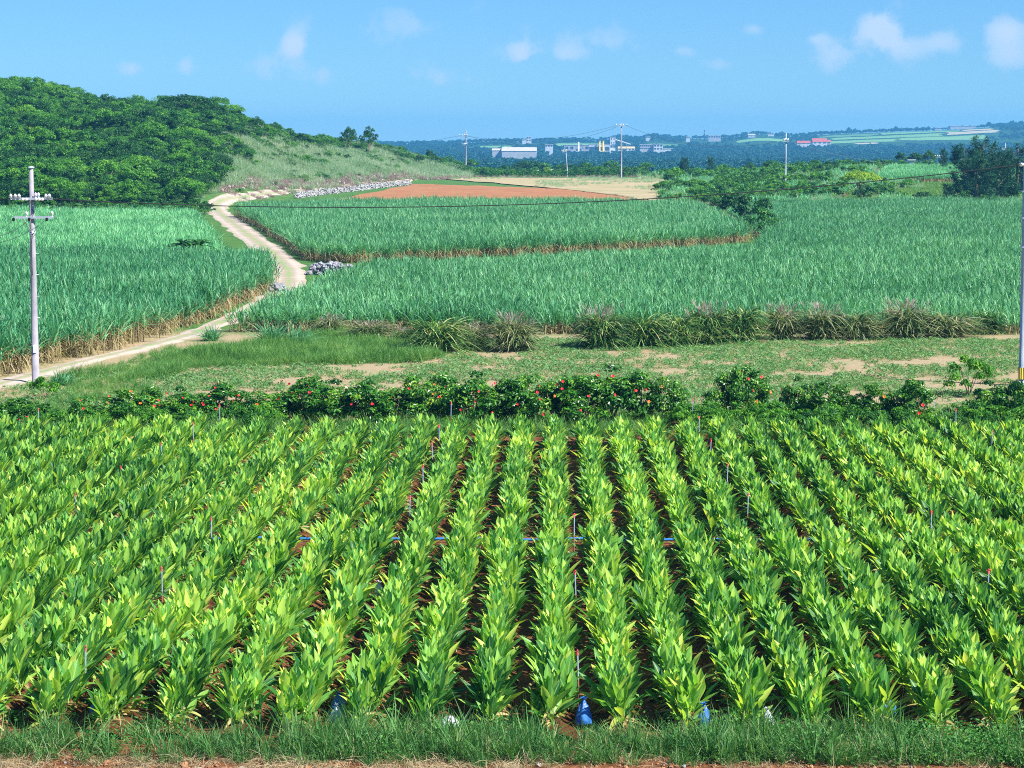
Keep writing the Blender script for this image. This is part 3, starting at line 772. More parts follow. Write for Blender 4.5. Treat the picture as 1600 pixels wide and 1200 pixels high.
# ------------------------------------------------------------------ verge in front
GT = [tuft_mesh(s_, G['grass'], 44, .46, .011, .15) for s_ in range(5)] + [tuft_mesh(s_ + 6, G['grass'], 15, .80, .016, .08, .3, (60, 88)) for s_ in range(2)]
ST = [tuft_mesh(s_ + 20, G['straw'], 26, .34, .008, .2, .9, (5, 60)) for s_ in range(3)]
n = 3700
x = rng.uniform(-13.5, 12, n); y = 22.48 + rng.beta(1.3, 1.4, n) * 1.32 - .12 * (x < -1) * rng.uniform(0, 1, n)
k = rng.uniform(0, 1, n) < np.clip(.50 + .95 * vnoise(x, y, .7, 12) - .25 * (y > 23.2), .22 * (y < 23.1) + .03, 1)
scatter('verge_grass', np.c_[x[k], y[k], 0 * x[k]], rots(k.sum(), .15), rng.uniform(.4, 1.35, k.sum()) * (1 - .3 * (y[k] < 22.6)), GT, 'uneven green grass verge in front of the turmeric rows', 'grass')
n = 1300
x = np.where(rng.uniform(0, 1, n) < .7, rng.uniform(-13, 0, n), rng.uniform(-1, 12, n)); y = rng.uniform(22.05, 22.8, n)
k = ((x < -.5) & (y < 22.45 + .4 * vnoise(x, y, 1.1, 33))) | ((y > 22.4) & (rng.uniform(0, 1, n) < .6))
scatter('dry_grass', np.c_[x[k], y[k], 0 * x[k]], rots(k.sum(), .25), rng.uniform(.5, 1.1, k.sum()), ST, 'dry straw-coloured grass along the edge of the bare soil', 'dry grass')
n = 2200; x = rng.uniform(-13, 12, n); y = rng.uniform(22.5, 23.6, n)
k = rng.uniform(0, 1, n) < np.clip(.05 + .9 * vnoise(x, y, 1.3, 31) + .3 * (x > 3.5), 0, 1)
VW = [weed_mesh(s_ + 40, G['weed'], 46, .2, .34, .05) for s_ in range(4)]
scatter('verge_weeds', np.c_[x[k], y[k], 0 * x[k]], rots(k.sum()), rng.uniform(.7, 1.25, k.sum()), VW, 'small-leaved weeds mixed into the verge grass', 'weeds')
# clods and pebbles on the bare soil
b = MB()
for q in range(2200):
    cx = rng.uniform(-11, 10); cy = rng.uniform(21.2, 22.55); r_ = abs(rng.normal(.014, .014)) + .008
    b.blob((cx, cy, r_ * .3), r_, (1, 1, .7), 6, 4, .3, 0, int(rng.uniform() < .05))
tag(obj('soil_clods', b.mesh('soil_clods', [G['clod'], G['stonewhite']], False, True)), 'clods and pale pebbles on the bare soil at the front', 'clods', None, 'stuff')

# ------------------------------------------------------------------ hibiscus hedge
def hib_mesh(seed, dens=1.):
    return crown_mesh(seed, G['hib'], .84, 1.0, .74, 36, int(105 * dens), .11, 1., -.62)
HB = [hib_mesh(700 + s_) for s_ in range(5)]
b = MB()
for q in range(7):
    a = q * .9; b.tube([(0, 0, -.05), (math.cos(a) * .18, math.sin(a) * .18, .4), (math.cos(a) * .5, math.sin(a) * .5, 1.05)], [.028, .02, .008], 5)
HS = b.mesh('stems', G['twig'], True)
def flower_mesh(mat):
    b = MB(); az = np.arange(5) * 1.2566
    b.strips(np.zeros((5, 3)), az, R(32), .085, .085, .12, 3, [.3, .9, 1.05, .5], fold=.1)
    b.tube([(0, 0, 0), (0, 0, .08)], [.006, .009], 5)
    return b.mesh('flower', G[mat])
FM = {c: flower_mesh('petal_' + c) for c in ('red', 'orange', 'pink')}
# px, top py, width factor, number of flowers, flower colour, label
HEDGE = [(12, 622, .8, 2, 'red', 'sparse hibiscus bush at the left end of the hedge'),
 (125, 620, .75, 4, 'red', 'low hibiscus bush right of the left utility pole with four red flowers'),
 (193, 607, .85, 5, 'orange', 'dark round hibiscus bush with orange-red flowers near the soil path'),
 (230, 606, .55, 1, 'red', 'narrow hibiscus bush beside the round orange-flowered one'),
 (282, 606, .95, 9, 'red', 'wide hibiscus bush covered with many red flowers'),
 (345, 598, .95, 9, 'red', 'tall hibiscus bush with red flowers behind a sprinkler'),
 (405, 610, .7, 2, 'orange', 'smaller hibiscus bush right of the many-flowered pair'),
 (440, 608, .8, 6, 'red', 'hibiscus bush with a cluster of low red flowers'),
 (478, 592, .9, 5, 'red', 'hibiscus bush with pointed top starting the long dark hedge'),
 (525, 594, .9, 1, 'pink', 'hibiscus bush with a single pink flower'),
 (568, 594, .9, 2, 'red', 'dense hibiscus bush just right of the pink-flowered one'),
 (612, 606, .8, 1, 'orange', 'lower hibiscus bush in a dip of the hedge'),
 (655, 588, .9, 3, 'red', 'tall hibiscus bush left of the hedge riser'),
 (692, 588, .85, 3, 'orange', 'hibiscus bush directly behind the hedge riser'),
 (738, 582, 1, 5, 'red', 'large hibiscus bush right of the hedge riser with red flowers'),
 (785, 592, .9, 3, 'red', 'hibiscus bush in front of the pale green shoots'),
 (828, 586, .95, 5, 'red', 'hibiscus bush with scattered red flowers at mid hedge'),
 (872, 588, .95, 7, 'red', 'hibiscus bush with seven red flowers right of mid hedge'),
 (912, 590, .9, 3, 'red', 'dark hibiscus bush left of the tallest one'),
 (955, 573, 1.05, 6, 'red', 'tallest hibiscus bush in the long dark hedge'),
 (1003, 580, .8, 2, 'orange', 'hibiscus bush with upright twigs near the end of the long hedge'),
 (1045, 588, .65, 1, 'red', 'thin hibiscus bush ending the long hedge'),
 (1143, 574, .75, 4, 'red', 'tall dark hibiscus bush standing alone right of the gap'),
 (1178, 578, .7, 4, 'orange', 'hibiscus bush leaning on the lone tall one'),
 (1250, 590, .6, 0, 'red', 'pointed flowerless bush right of the lone pair'),
 (1288, 596, .65, 0, 'red', 'rounded flowerless bush beside the pointed one'),
 (1325, 600, .6, 0, 'red', 'small flowerless bush in the low right hedge'),
 (1375, 600, .7, 1, 'orange', 'low spreading bush with one orange bloom'),
 (1437, 596, .75, 2, 'red', 'dark low bush left of the far right riser line'),
 (1555, 596, .75, 2, 'red', 'dark low bush with two red flowers near the right pole'),
 (1592, 594, .7, 1, 'red', 'dark low bush under the right pole')]
for i_, (px, ty, wf, nf, fc, lab) in enumerate(HEDGE):
    Y = 50.6 + rng.normal(0, .35)
    d = ray(px, ty); zt = H + d.z / d.y * Y; p = on(px, Y); sc = max(zt, .8) / 1.78
    rz = rng.uniform(0, 6.28)
    t = thing('hibiscus_bush', lab, 'hibiscus bush', (p.x, p.y, 0), rz, 'hibiscus bushes in the hedge', (wf * 1.6, wf * 1.3, sc * 1.16))
    obj('foliage', HB[i_ % 5], t); obj('stems', HS, t)
    for q in range(nf):
        col = fc if rng.uniform() < .85 or fc == 'pink' else random.choice(['red', 'orange'])
        a = -math.pi / 2 + rng.uniform(-1.2, 1.2) - rz; zz = rng.uniform(.45, 1.55); rr = .95 * math.sqrt(max(.12, 1 - ((zz - .95) / .95) ** 2))
        f = obj('flower', FM[col], t, (math.cos(a) * rr, math.sin(a) * rr, zz))
        f.rotation_euler = (0, R(65), a); q_ = rng.uniform(.36, .58); f.scale = (q_ / wf, q_ / wf, q_ / sc)

# grass and weeds under and beside the hedge
TG = [tuft_mesh(s_ + 60, G['tallgrass'], 60, .75, .014, .24, .4) for s_ in range(5)]
n = 4200; x = rng.uniform(-24, 20, n); y = rng.uniform(48.4, 52.5, n)
k = rng.uniform(0, 1, n) < np.clip(.55 + .6 * vnoise(x, y, 2.2, 41) + .25 * (x < -8) + .25 * (x > 6), .1, 1)
scatter('hedge_grass', np.c_[x[k], y[k], 0 * x[k]], rots(k.sum(), .15), rng.uniform(.5, 1.15, k.sum()), TG + VW, 'rough grass and weeds at the foot of the hibiscus hedge', 'grass')
PG = [tuft_mesh(s_ + 66, G['pale'], 90, .95, .014, .22, .5) for s_ in range(2)]
x = np.array([on(q, 50).x for q in (1080, 1100, 1215, 1222, 1230, 1355, 1482, 1490, 60, 40)]); y = 49.6 + rng.uniform(-.4, .5, len(x))
scatter('pale_grass', np.c_[x, y, 0 * x], rots(len(x), .1), rng.uniform(.8, 1.2, len(x)), PG, 'pale dry grass tufts in gaps of the hedge', 'grass')

x = np.concatenate([rng.uniform(on(1060, 50).x, on(1620, 50).x, 190), rng.uniform(on(-10, 50).x, on(420, 50).x, 70)]); y = 49.7 + rng.uniform(-.6, .9, len(x))
# (the bushes' own meshes are defined here because the hedge needs them first)
UB = [crown_mesh(950 + s_, G['mid' if s_ % 2 else 'bright'], 1.25, .95, .85, 15, 80, .17) for s_ in range(4)]
scatter('hedge_undergrowth', np.c_[x, y, 0 * x], rots(len(x), .1), rng.uniform(.28, .55, len(x)), UB + TG[:1], 'low leafy undergrowth filling the gaps of the hedge', 'undergrowth')

# ------------------------------------------------------------------ fallow strip
poly = [(-26, 52), (24, 52), (27, 73), (-14, 73)]
X, Y = grid_in(poly, .27)
gmask = np.clip(.50 + .10 * sstep(2, 10, X) + .85 * vnoise(X, Y * 1.6, 2.6, 51) + .45 * vnoise(X, Y * 1.8, .9, 52) + .35 * sstep(66, 71, Y), 0, 1)
k = (rng.uniform(0, 1, len(X)) < gmask) & ~near_path(X, Y, .2)
G['fweed'] = leaf_mat('fallow_weed', [(0, (.06, .19, .06)), (.6, (.15, .31, .11)), (1, (.26, .42, .16))], transl=.3, patch=.5, patch_w=.25)
FW_ = [weed_mesh(s_ + 80, G['fweed'], 30, .22, .13, .085) for s_ in range(5)] + [tuft_mesh(84, G['weed'], 30, .25, .012, .2)] + ST[:2]
scatter('fallow_weeds', np.c_[X[k], Y[k], 0 * X[k]], rots(k.sum()), rng.uniform(.6, 1.35, k.sum()), FW_, 'low creeping weeds over the fallow strip behind the hedge', 'weeds')
MOUND = [(q.x, q.y) for q in (at(215, 588), at(245, 596), at(300, 577), at(440, 573), at(560, 570), at(650, 568), at(690, 560), at(672, 550), at(600, 540), at(530, 524), at(470, 527), at(390, 545), at(300, 553), at(262, 560))]
X, Y = grid_in(MOUND, .24)
scatter('tall_grass_mound', np.c_[X, Y, 0 * X], rots(len(X), .12), np.clip(rng.uniform(.6, 1.2, len(X)) * (1 + .5 * vnoise(X, Y, 2.0, 45)), .4, 1.6), TG + TG + FW_[:3] + VW[:2], 'bright green bank of tall grass between the track and fallow strip', 'grass')
EDGE = [(q.x, q.y) for q in (at(75, 640), at(260, 618), at(205, 600), at(250, 580), at(300, 556), at(270, 545), at(180, 572), at(95, 592))]
X, Y = grid_in(EDGE, .33)
k = ~near_path(X, Y, .3)
scatter('track_grass', np.c_[X[k], Y[k], 0 * X[k]], rots(k.sum(), .12), np.clip(rng.uniform(.35, .85, k.sum()) * (1 + .5 * vnoise(X[k], Y[k], 1.6, 46)), .25, 1.2), TG + TG + FW_[:3] + VW, 'shorter green grass along the near side of the track', 'grass')

# ------------------------------------------------------------------ clumps of silvergrass in front of the cane
def pampas_blades(seed, m='pampas', n=560):
    g = np.random.default_rng(seed); b = MB()
    r_ = .55 * np.sqrt(g.uniform(0, 1, n)); a2 = g.uniform(0, 6.3, n); az = a2 + g.normal(0, .7, n); zb = g.uniform(.0, 1.25, n)
    b.strips(np.c_[r_ * np.cos(a2), r_ * np.sin(a2), zb], az, np.radians(g.uniform(38, 84, n)), g.uniform(.85, 1.35, n), .05, g.uniform(.35, 1.25, n), 5, [.6, 1, .95, .8, .5, .05], rnd=np.clip(g.normal(.45, .32, n), 0, 1), roll=g.normal(0, .6, n))
    return b.mesh('blades', G[m])
def pampas_plumes(seed):
    g = np.random.default_rng(seed); b = MB(); n = 46; az = g.uniform(0, 6.3, n)
    r_ = g.uniform(0, .85, n)
    base = np.c_[r_ * np.cos(az), r_ * np.sin(az), g.uniform(1.0, 1.8, n)]
    for q in range(4):
        b.strips(base + g.normal(0, .05, (n, 3)), az + g.normal(0, .3, n), np.radians(g.uniform(50, 88, n)), g.uniform(.3, .5, n), .028, .15, 2, [.6, 1, .1], rnd=g.uniform(0, 1, n), roll=g.uniform(-1, 1, n))
    return b.mesh('plumes', G['plume'])
PB = [pampas_blades(s_ + 300) for s_ in range(4)]; PBD = [pampas_blades(s_ + 310, 'pampas_dry') for s_ in range(3)]; PP = [pampas_plumes(s_ + 320) for s_ in range(3)]
PAMPAS = [(516, 524, 491, .7, 1, 'pinkish dry silvergrass clump left of the pair above the grass bank'), (580, 534, 500, .8, 1, 'pinkish-topped silvergrass clump above the bright grass bank'),
 (632, 540, 515, .5, 1, 'small silvergrass clump between two larger ones above the bank'),
 (682, 550, 486, 1.0, 0, 'broad green silvergrass clump at the tip of the grass bank'), (742, 547, 503, .65, 1, 'dry grey silvergrass clump right of the grass bank tip'),
 (802, 549, 488, .9, 1, 'tan-topped silvergrass clump standing forward of the cane'), (940, 545, 476, 1.05, 1, 'yellowish silvergrass clump beginning the long dark row'),
 (1003, 543, 480, .95, 0, 'drooping silvergrass clump second in the long dark row'), (1058, 541, 482, .9, 0, 'dark-based silvergrass clump third in the long row'),
 (1105, 538, 472, 1.0, 1, 'full silvergrass clump at the middle of the long row'), (1158, 536, 465, 1.05, 0, 'tallest dark silvergrass clump in the long row'),
 (1222, 531, 474, .95, 1, 'silvergrass clump with pale plumes right of the tallest'), (1283, 531, 474, 1.0, 1, 'twiggy silvergrass clump with fallen stems at its foot'),
 (1338, 530, 480, .9, 0, 'lower silvergrass clump left of the big grey one'), (1415, 529, 468, 1.1, 1, 'big grey-topped silvergrass clump with dark hollow'),
 (1478, 528, 480, 1.0, 0, 'rounded silvergrass clump right of the big grey one'), (1535, 521, 478, .9, 0, 'end silvergrass clump nearest the right pole')]
for i_, (px, by, ty, wf, pl, lab) in enumerate(PAMPAS):
    p = at(px, by); d = ray(px, ty); zt = H + d.z / d.y * p.y; sc = zt / 2.0
    t = thing('silvergrass_clump', lab, 'silvergrass', p, rng.uniform(0, 6.28), 'silvergrass clumps along the cane edge', (wf * rng.uniform(1.25, 1.65), wf * 1.2, max(sc, .45)))
    obj('blades', PBD[i_ % 3] if any(q in lab for q in ('dry', 'grey', 'tan', 'twiggy', 'pale', 'pinkish')) else PB[i_ % 4], t)
    if pl: obj('plumes', PP[i_ % 3], t)

# ------------------------------------------------------------------ sugarcane
def xy(v): return (v.x, v.y)
def edge_z(px, py, z): return xy(at(px, py, z))
cv = lambda m, h, s0, dry=1.: [cane_patch(s0 + q, m, h=h, dry=dry) for q in range(5)]
CN = cv(G['cane_near'], 1.3, 10, .6); CL = cv(G['cane_light'], .85, 20); CM = cv(G['cane_mid'], .80, 30, .6); CU = cv(G['cane_mid'], 1.2, 40, .65); CR = cv(G['cane_right'], .9, 50)
def cane(name, poly, variants, label, step=1.0, pathgap=.5, sc=(.9, 1.1)):
    X, Y = grid_in(poly, step)
    k = ~near_path(X, Y, pathgap); X = X[k]; Y = Y[k]
    return scatter(name, np.c_[X, Y, ground(X, Y)], rots(len(X), .05), rng.uniform(*sc, len(X)) * (1 + .10 * vnoise(X, Y, 7, 61) + .06 * vnoise(X, Y, 2.2, 62)), variants, label, 'sugarcane')
cane('sugarcane_field', [xy(at(-160, 610)), xy(at(0, 592)), xy(at(80, 573)), xy(at(190, 543)), xy(at(300, 512)), xy(at(420, 467)), xy(at(436, 452)), xy(at(405, 420)), (-27, 112), (-29, 114.5), (-33, 112), (-38, 114), (-44, 112.5), (-50, 114), (-70, 113), (-62, 70)], CN, 'deep blue-green sugarcane left of the track, in front of the paler cane')
cane('sugarcane_field', [(-27.5, 116), (-80, 116), (-110, 190), (-50, 188), (-46.5, 183), (-33, 137)], CL, 'pale green sugarcane below the wooded hill on the left', 1.15)
cane('sugarcane_field', [(-16.8, 75.5), (-14.6, 75), (-8, 75), (0, 75), (30, 75.4), (48, 75.5), (66, 122), (20, 122.5), (17, 124), (6.7, 118), (-3.2, 111), (-13.2, 107.5), (-14.6, 98), (-16.2, 84)], CM, 'wide sugarcane field in the middle behind the silvergrass row')
cane('sugarcane_field', [xy(at(545, 412)), xy(at(800, 402)), xy(at(1000, 392)), (20, 146), (20, 196), (0, 206), (-30, 203), (-41, 190), (-42.5, 190), (-30.5, 154), xy(at(482, 408))], CU, 'tall sugarcane field between the track and the tilled red soil', 1.1, -.15)
cane('sugarcane_field', [(21.8, 147), (18.5, 126), (24, 123.5), (60, 123.5), (100, 124), (120, 205), (50, 212), (28, 205), (23, 188)], CR, 'sugarcane field at the right below the scrub and dark trees', 1.15)
cane('sugarcane_field', [xy(on(1375, 268)), xy(on(1500, 268)), xy(on(1505, 318)), xy(on(1390, 318))], CL, 'small sloping patch of cane left of the dark feathery trees', 1.3)

# ------------------------------------------------------------------ stones
def heap(name, label, cat, pts, n, r0, mat, spread, hgt, seed):
    g = np.random.default_rng(seed); b = MB(); P = np.array([(p.x, p.y, p.z) for p in pts])
    o = P.mean(0)
    for q in range(n):
        t = g.uniform(0, len(P) - 1.001); i0 = int(t); c = P[i0] + (P[i0 + 1] - P[i0]) * (t - i0)
        off = g.normal(0, spread, 2) * np.array([1, 1 / K]); z = g.uniform(0, hgt) * math.exp(-(off @ off) / (2 * spread * spread) * .7)
        b.blob(c + np.array([off[0], off[1], z]) - o, r0 * g.uniform(.5, 1.5), (1, .8, .7), 7, 5, .28)
    return tag(obj(name, b.mesh(name, G[mat], False, True), None, o), label, cat)
heap('stone_heap', 'heap of grey limestone rocks beside the track below the tall cane', 'stone heap', [at(494, 429), at(545, 430)], 420, .20, 'stone', .42, .9, 1)
heap('stone_heap', 'small pile of grey rocks on the left edge of the track', 'stone heap', [at(427, 457), at(440, 458)], 150, .17, 'stone', .26, .6, 2)
heap('dry_stone_wall', 'long white limestone rubble wall along the red soil field', 'stone wall', [at(462, 310), at(500, 305), at(560, 298), at(600, 293), at(640, 289)], 2000, .15, 'stonewhite', .24, 1.05, 3)

# ------------------------------------------------------------------ trees and scrub of the hill
BIG = {m: [crown_mesh(800 + s_ + 10 * i_, G[m]) for s_ in range(3)] for i_, m in enumerate(('dark', 'mid', 'bright', 'lime'))}
WIDE = {m: [crown_mesh(860 + s_ + 10 * i_, G[m], 2.6, 1.0, 3.0, 26, 95, .25, .8) for s_ in range(2)] for i_, m in enumerate(('dark', 'mid', 'bright', 'lime'))}
FEA = [feather_mesh(900 + s_) for s_ in range(4)]
TR = [trunk_mesh(s_) for s_ in range(3)]
FTR = []
for s_ in range(2):
    b = MB(); b.tube([(0, 0, -.2), (.05, .03, 2), (.0, .08, 4.2), (.05, 0, 6.2)], [.16, .13, .08, .02], 7)
    for q in range(8):
        a = q * 2.4; z = 1.2 + q * .5; b.tube([(0, 0, z), (math.cos(a) * .5, math.sin(a) * .5, z + .5), (math.cos(a) * .8, math.sin(a) * .8, z + 1.1)], [.05, .035, .012], 5)
    FTR.append(b.mesh('trunk', G['bark'], True))
BUSH = {m: [crown_mesh(930 + s_ + 10 * i_, G[m], 1.25, .95, .85, 15, 80, .19) for s_ in range(3)] for i_, m in enumerate(('dark', 'mid', 'bright'))}
HG = [tuft_mesh(s_ + 400, G['pale'], 110, 1.7, .03, .75, .4, (40, 88)) for s_ in range(4)]
BR = [tuft_mesh(s_ + 420, G['brush'], 80, .9, .025, .7, .25, (5, 80)) for s_ in range(3)]
_ti = [0]
def tree(p, kind, mat, h, label, cat='tree', wf=1., group=None, name='tree'):
    """h: height in metres of the whole tree"""
    _ti[0] += 1; i_ = _ti[0]
    base = {'big': 4.7, 'wide': 4.3, 'feather': 6.9}[kind]; s = h / base
    t = thing(name, label, cat, (p.x, p.y, p.z - .05), rng.uniform(0, 6.28), group, (s * wf, s * wf, s))
    if kind == 'feather': obj('crown', FEA[i_ % 4], t); obj('trunk', FTR[i_ % 2], t)
    else:
        src = BIG if kind == 'big' else WIDE
        obj('crown', src[mat][i_ % len(src[mat])], t); obj('trunk', TR[i_ % 3], t)
    return t
def bush(p, mat, h, label, wf=1., name='bush', cat='bush', group=None):
    _ti[0] += 1; s = h / 2.0
    t = thing(name, label, cat, (p.x, p.y, p.z - .05), rng.uniform(0, 6.28), group, (s * wf, s * wf, s))
    obj('foliage', BUSH[mat][_ti[0] % 3], t); obj('stems', HS, t)
    return t

def onhill(X, Y):
    u = X / Y
    return (u < -.06) & (Y > np.interp(u, HU, HF) + 2)
def density_hill():
    """wooded part (True) and pale grass part of the hill"""
    pass
# hill individuals: px, base py, kind, colour, height, width, label
HT = [(168, 303, 'wide', 'bright', 5.4, 1.1, 'broad bright green tree at the hill foot right of the left utility pole'),
 (44, 222, 'big', 'lime', 3.6, .8, 'small yellow-lime tree high on the left hillside'),
 (95, 222, 'wide', 'mid', 4.6, 1.2, 'flat-topped green tree right of the yellow-lime tree'),
 (290, 187, 'wide', 'dark', 5.6, 1.5, 'dark domed tree forming the hump on the hill crest'),
 (255, 190, 'big', 'dark', 4.6, 1.1, 'dark tree on the crest just left of the hump'),
 (325, 196, 'big', 'dark', 4.6, 1.1, 'dark tree on the crest just right of the hump'),
 (205, 192, 'big', 'mid', 4.2, 1.1, 'green tree on the crest where the ridge dips'),
 (150, 184, 'big', 'dark', 4.2, 1.1, 'dark tree on the crest left of the dip'),
 (70, 176, 'big', 'dark', 4.2, 1.1, 'dark crest tree above the yellow-lime tree'),
 (12, 160, 'big', 'mid', 4.2, 1.1, 'highest crest tree at the left edge'),
 (335, 214, 'wide', 'bright', 3.6, 1.2, 'bright yellow-green spreading tree below the crest hump'),
 (238, 292, 'feather', 'dark', 5.4, 1.25, 'dark grey-green feathery tree behind the bright hill-foot tree'),
 (265, 300, 'feather', 'dark', 4.8, 1.3, 'dark feathery tree at the hill foot left of the stony bank'),
 (208, 262, 'big', 'dark', 4.4, 1.1, 'grey-green shaded tree above the feathery pair'),
 (505, 236, 'big', 'mid', 3.4, 1.1, 'rounded green tree on the ridge left of the ragged dark tree'),
 (545, 241, 'big', 'dark', 6.6, .6, 'ragged dark tree on the ridge, left of a matching pair'),
 (577, 245, 'big', 'dark', 7.4, .62, 'ragged dark tree on the ridge, right and tallest of the pair'),
 (622, 252, 'big', 'mid', 3.0, 1.1, 'green tree sloping down the ridge right of the ragged pair'),
 (655, 262, 'big', 'dark', 3.4, .9, 'round dark tree at the low end of the hill'),
 (430, 212, 'big', 'mid', 3.2, 1.1, 'green ridge tree above the pale hillside grass'),
 (470, 226, 'big', 'dark', 2.8, 1.0, 'low dark ridge tree above the pale hillside grass'),
 (130, 255, 'wide', 'bright', 4., 1.1, 'bright spreading tree halfway up the left hillside'),
 (20, 290, 'big', 'mid', 4.4, 1.1, 'green tree at the hill foot by the left frame edge'),
 (60, 295, 'big', 'dark', 4., 1.1, 'dark tree at the hill foot behind the pole top'),
 (115, 300, 'big', 'mid', 3.8, 1.0, 'green tree at the hill foot just right of the pole top'),
 (375, 222, 'big', 'dark', 3.4, 1.1, 'dark tree at the upper edge of the pale grass slope'),
 (300, 236, 'big', 'mid', 3.6, 1.1, 'green tree on the slope under the yellow-green spreading tree'),
 (222, 225, 'big', 'bright', 3.4, 1.1, 'light green tree in the middle of the hillside'),
 (175, 215, 'wide', 'mid', 3.8, 1.2, 'wide green tree in the upper middle of the hillside')]
for px, py, kind, mat, h, wf, lab in HT:
    tree(at(px, py), kind, mat, h, lab, 'tree', wf, 'trees on the wooded hill')
HBS = [(428, 250, 'mid', 1.7, 'green bush in the pale grass on the hillside'), (365, 248, 'bright', 2.0, 'bright bush at the left margin of the pale grass'), (505, 262, 'mid', 1.6, 'round green bush low in the pale grass'),
 (455, 264, 'dark', 1.8, 'dark bush low on the slope above the stony bank'), (345, 268, 'dark', 2.0, 'dark bush at the foot of the pale grass slope'), (530, 278, 'bright', 1.2, 'small bright shrub on the stony bank'), (560, 279, 'mid', 1.2, 'small green shrub on the stony bank near the wall'),
 (478, 287, 'bright', 1.1, 'small bright shrub on the stony bank above the track'), (430, 292, 'mid', 1.1, 'small green shrub at the left of the stony bank'), (375, 306, 'bright', 1.6, 'bright shrub at the bend of the track')]
for px, py, mat, h, lab in HBS:
    bush(at(px, py), mat, h, lab, 1.1, group='bushes on the grassy slope')
hx = rng.uniform(-150, -5, 25000); hy = rng.uniform(185, 420, 25000)
k = onhill(hx, hy) & ~near_path(hx, hy, 1.0); hx = hx[k]; hy = hy[k]
u = hx / hy
hpx = 868 + 2253 * u
t = np.clip((hy - np.interp(u, HU, HF)) / (np.interp(u, HU, HC) - np.interp(u, HU, HF)), 0, 2)
# pale grass on the slope to the right, woods to the left and along the crest
grassy = np.clip(sstep(300, 400, hpx) * (1 - sstep(.86, .98, t + .10 * vnoise(hx, hy, 9, 71))), 0, 1)
stony = sstep(315, 345, hpx) * (1 - sstep(.2, .34, t + .06 * vnoise(hx, hy, 6, 72)))
r_ = rng.uniform(0, 1, len(hx))
isst = stony > .5; isgr = (~isst) & (grassy > .5); iswd = ~(isst | isgr)
def zz(X, Y): return np.c_[X, Y, ground(X, Y)]
edge = vnoise(hx, hy, 13, 73)
iswd = ~isst & ((hpx + 45 * edge < 350) | (t > .80 + .12 * edge) | ((vnoise(hx, hy, 7, 74) > .35) & (t > .3) & (r_ > .28) & (r_ < .5))); kw = iswd & (r_ < .28)
scatter('hillside_woods', zz(hx[kw], hy[kw]), rots(kw.sum(), .1), rng.gamma(7, .10, kw.sum()).clip(.35, 1.25) * (1 - .5 * sstep(300, 430, hpx[kw])), BIG['mid'] + BIG['dark'] + WIDE['mid'] + WIDE['dark'] + BIG['bright'] + WIDE['bright'], 'mixed dense woods covering the left hill', 'woods')
kw = iswd & (r_ > .34) & (r_ < .70)
scatter('hillside_scrub', zz(hx[kw], hy[kw]), rots(kw.sum(), .1), rng.uniform(.6, 1.5, kw.sum()) * (1 - .35 * sstep(360, 520, hpx[kw])), BUSH['mid'] + BUSH['dark'] + BUSH['bright'] + HG[:2], 'scrub and undergrowth between the hill trees', 'scrub')
gx2, gy2 = rng.uniform(-85, -8, 42000), rng.uniform(195, 360, 42000)
k = onhill(gx2, gy2) & ~near_path(gx2, gy2, .8); gx2 = gx2[k]; gy2 = gy2[k]; u2 = gx2 / gy2; hp2 = 868 + 2253 * u2
t2 = np.clip((gy2 - np.interp(u2, HU, HF)) / (np.interp(u2, HU, HC) - np.interp(u2, HU, HF)), 0, 2)
gr2 = sstep(290, 390, hp2) * (1 - sstep(.90, 1.05, t2 + .10 * vnoise(gx2, gy2, 9, 71)))
st2 = sstep(315, 345, hp2) * (1 - sstep(.2, .34, t2 + .06 * vnoise(gx2, gy2, 6, 72)))
k = (gr2 > rng.uniform(0, 1, len(gr2))) & (st2 < .5); hs_ = 1 + .5 * vnoise(gx2, gy2, 5, 75)
scatter('hillside_grass', zz(gx2[k], gy2[k]), rots(k.sum(), .1), rng.uniform(.5, 1.15, k.sum()) * hs_[k], HG, 'tall silvery green grass on the right slope of the hill', 'grass')
kb2 = (gr2 > .4) & (st2 < .5) & (vnoise(gx2, gy2, 6, 76) + .7 * vnoise(gx2, gy2, 2.5, 77) > .28) & (rng.uniform(0, 1, len(gr2)) < .16)
scatter('hillside_bushes', zz(gx2[kb2], gy2[kb2]), rots(kb2.sum(), .1), rng.uniform(.35, .95, kb2.sum()), BUSH['mid'] + BUSH['bright'] + BUSH['dark'][:1], 'low bushes dotted through the pale hillside grass', 'bushes')
k = st2 > .5
scatter('dead_brush', zz(gx2[k], gy2[k]), rots(k.sum(), .2), rng.uniform(.5, 1.2, k.sum()), BR + BR + BR + HG[:1], 'greyish dead brush on the stony bank above the track', 'brush')
b = MB()
sel = np.nonzero(k)[0][::3]
for q in sel:
    b.blob((gx2[q] + rng.normal(0, .6), gy2[q] + rng.normal(0, .6), g1(gx2[q], gy2[q]) + .1), rng.uniform(.1, .34), (1, .9, .7), 6, 4, .3)
tag(obj('rubble', b.mesh('rubble', G['rubble'], False, True)), 'pale rubble strewn over the bank above the track', 'rubble', None, 'stuff')
hf = [(x_, y_) for x_, y_ in zip(*(rng.uniform(-120, -48, 1100), rng.uniform(186, 200, 1100)))]
hf = np.array([q for q in hf if q[0] / q[1] < -.24])
scatter('field_edge_scrub', zz(hf[:, 0], hf[:, 1]), rots(len(hf), .1), rng.uniform(.5, 1.1, len(hf)), HG + BUSH['mid'] + BUSH['dark'][:1], 'tangled grass and shrubs where the cane meets the hill', 'scrub')

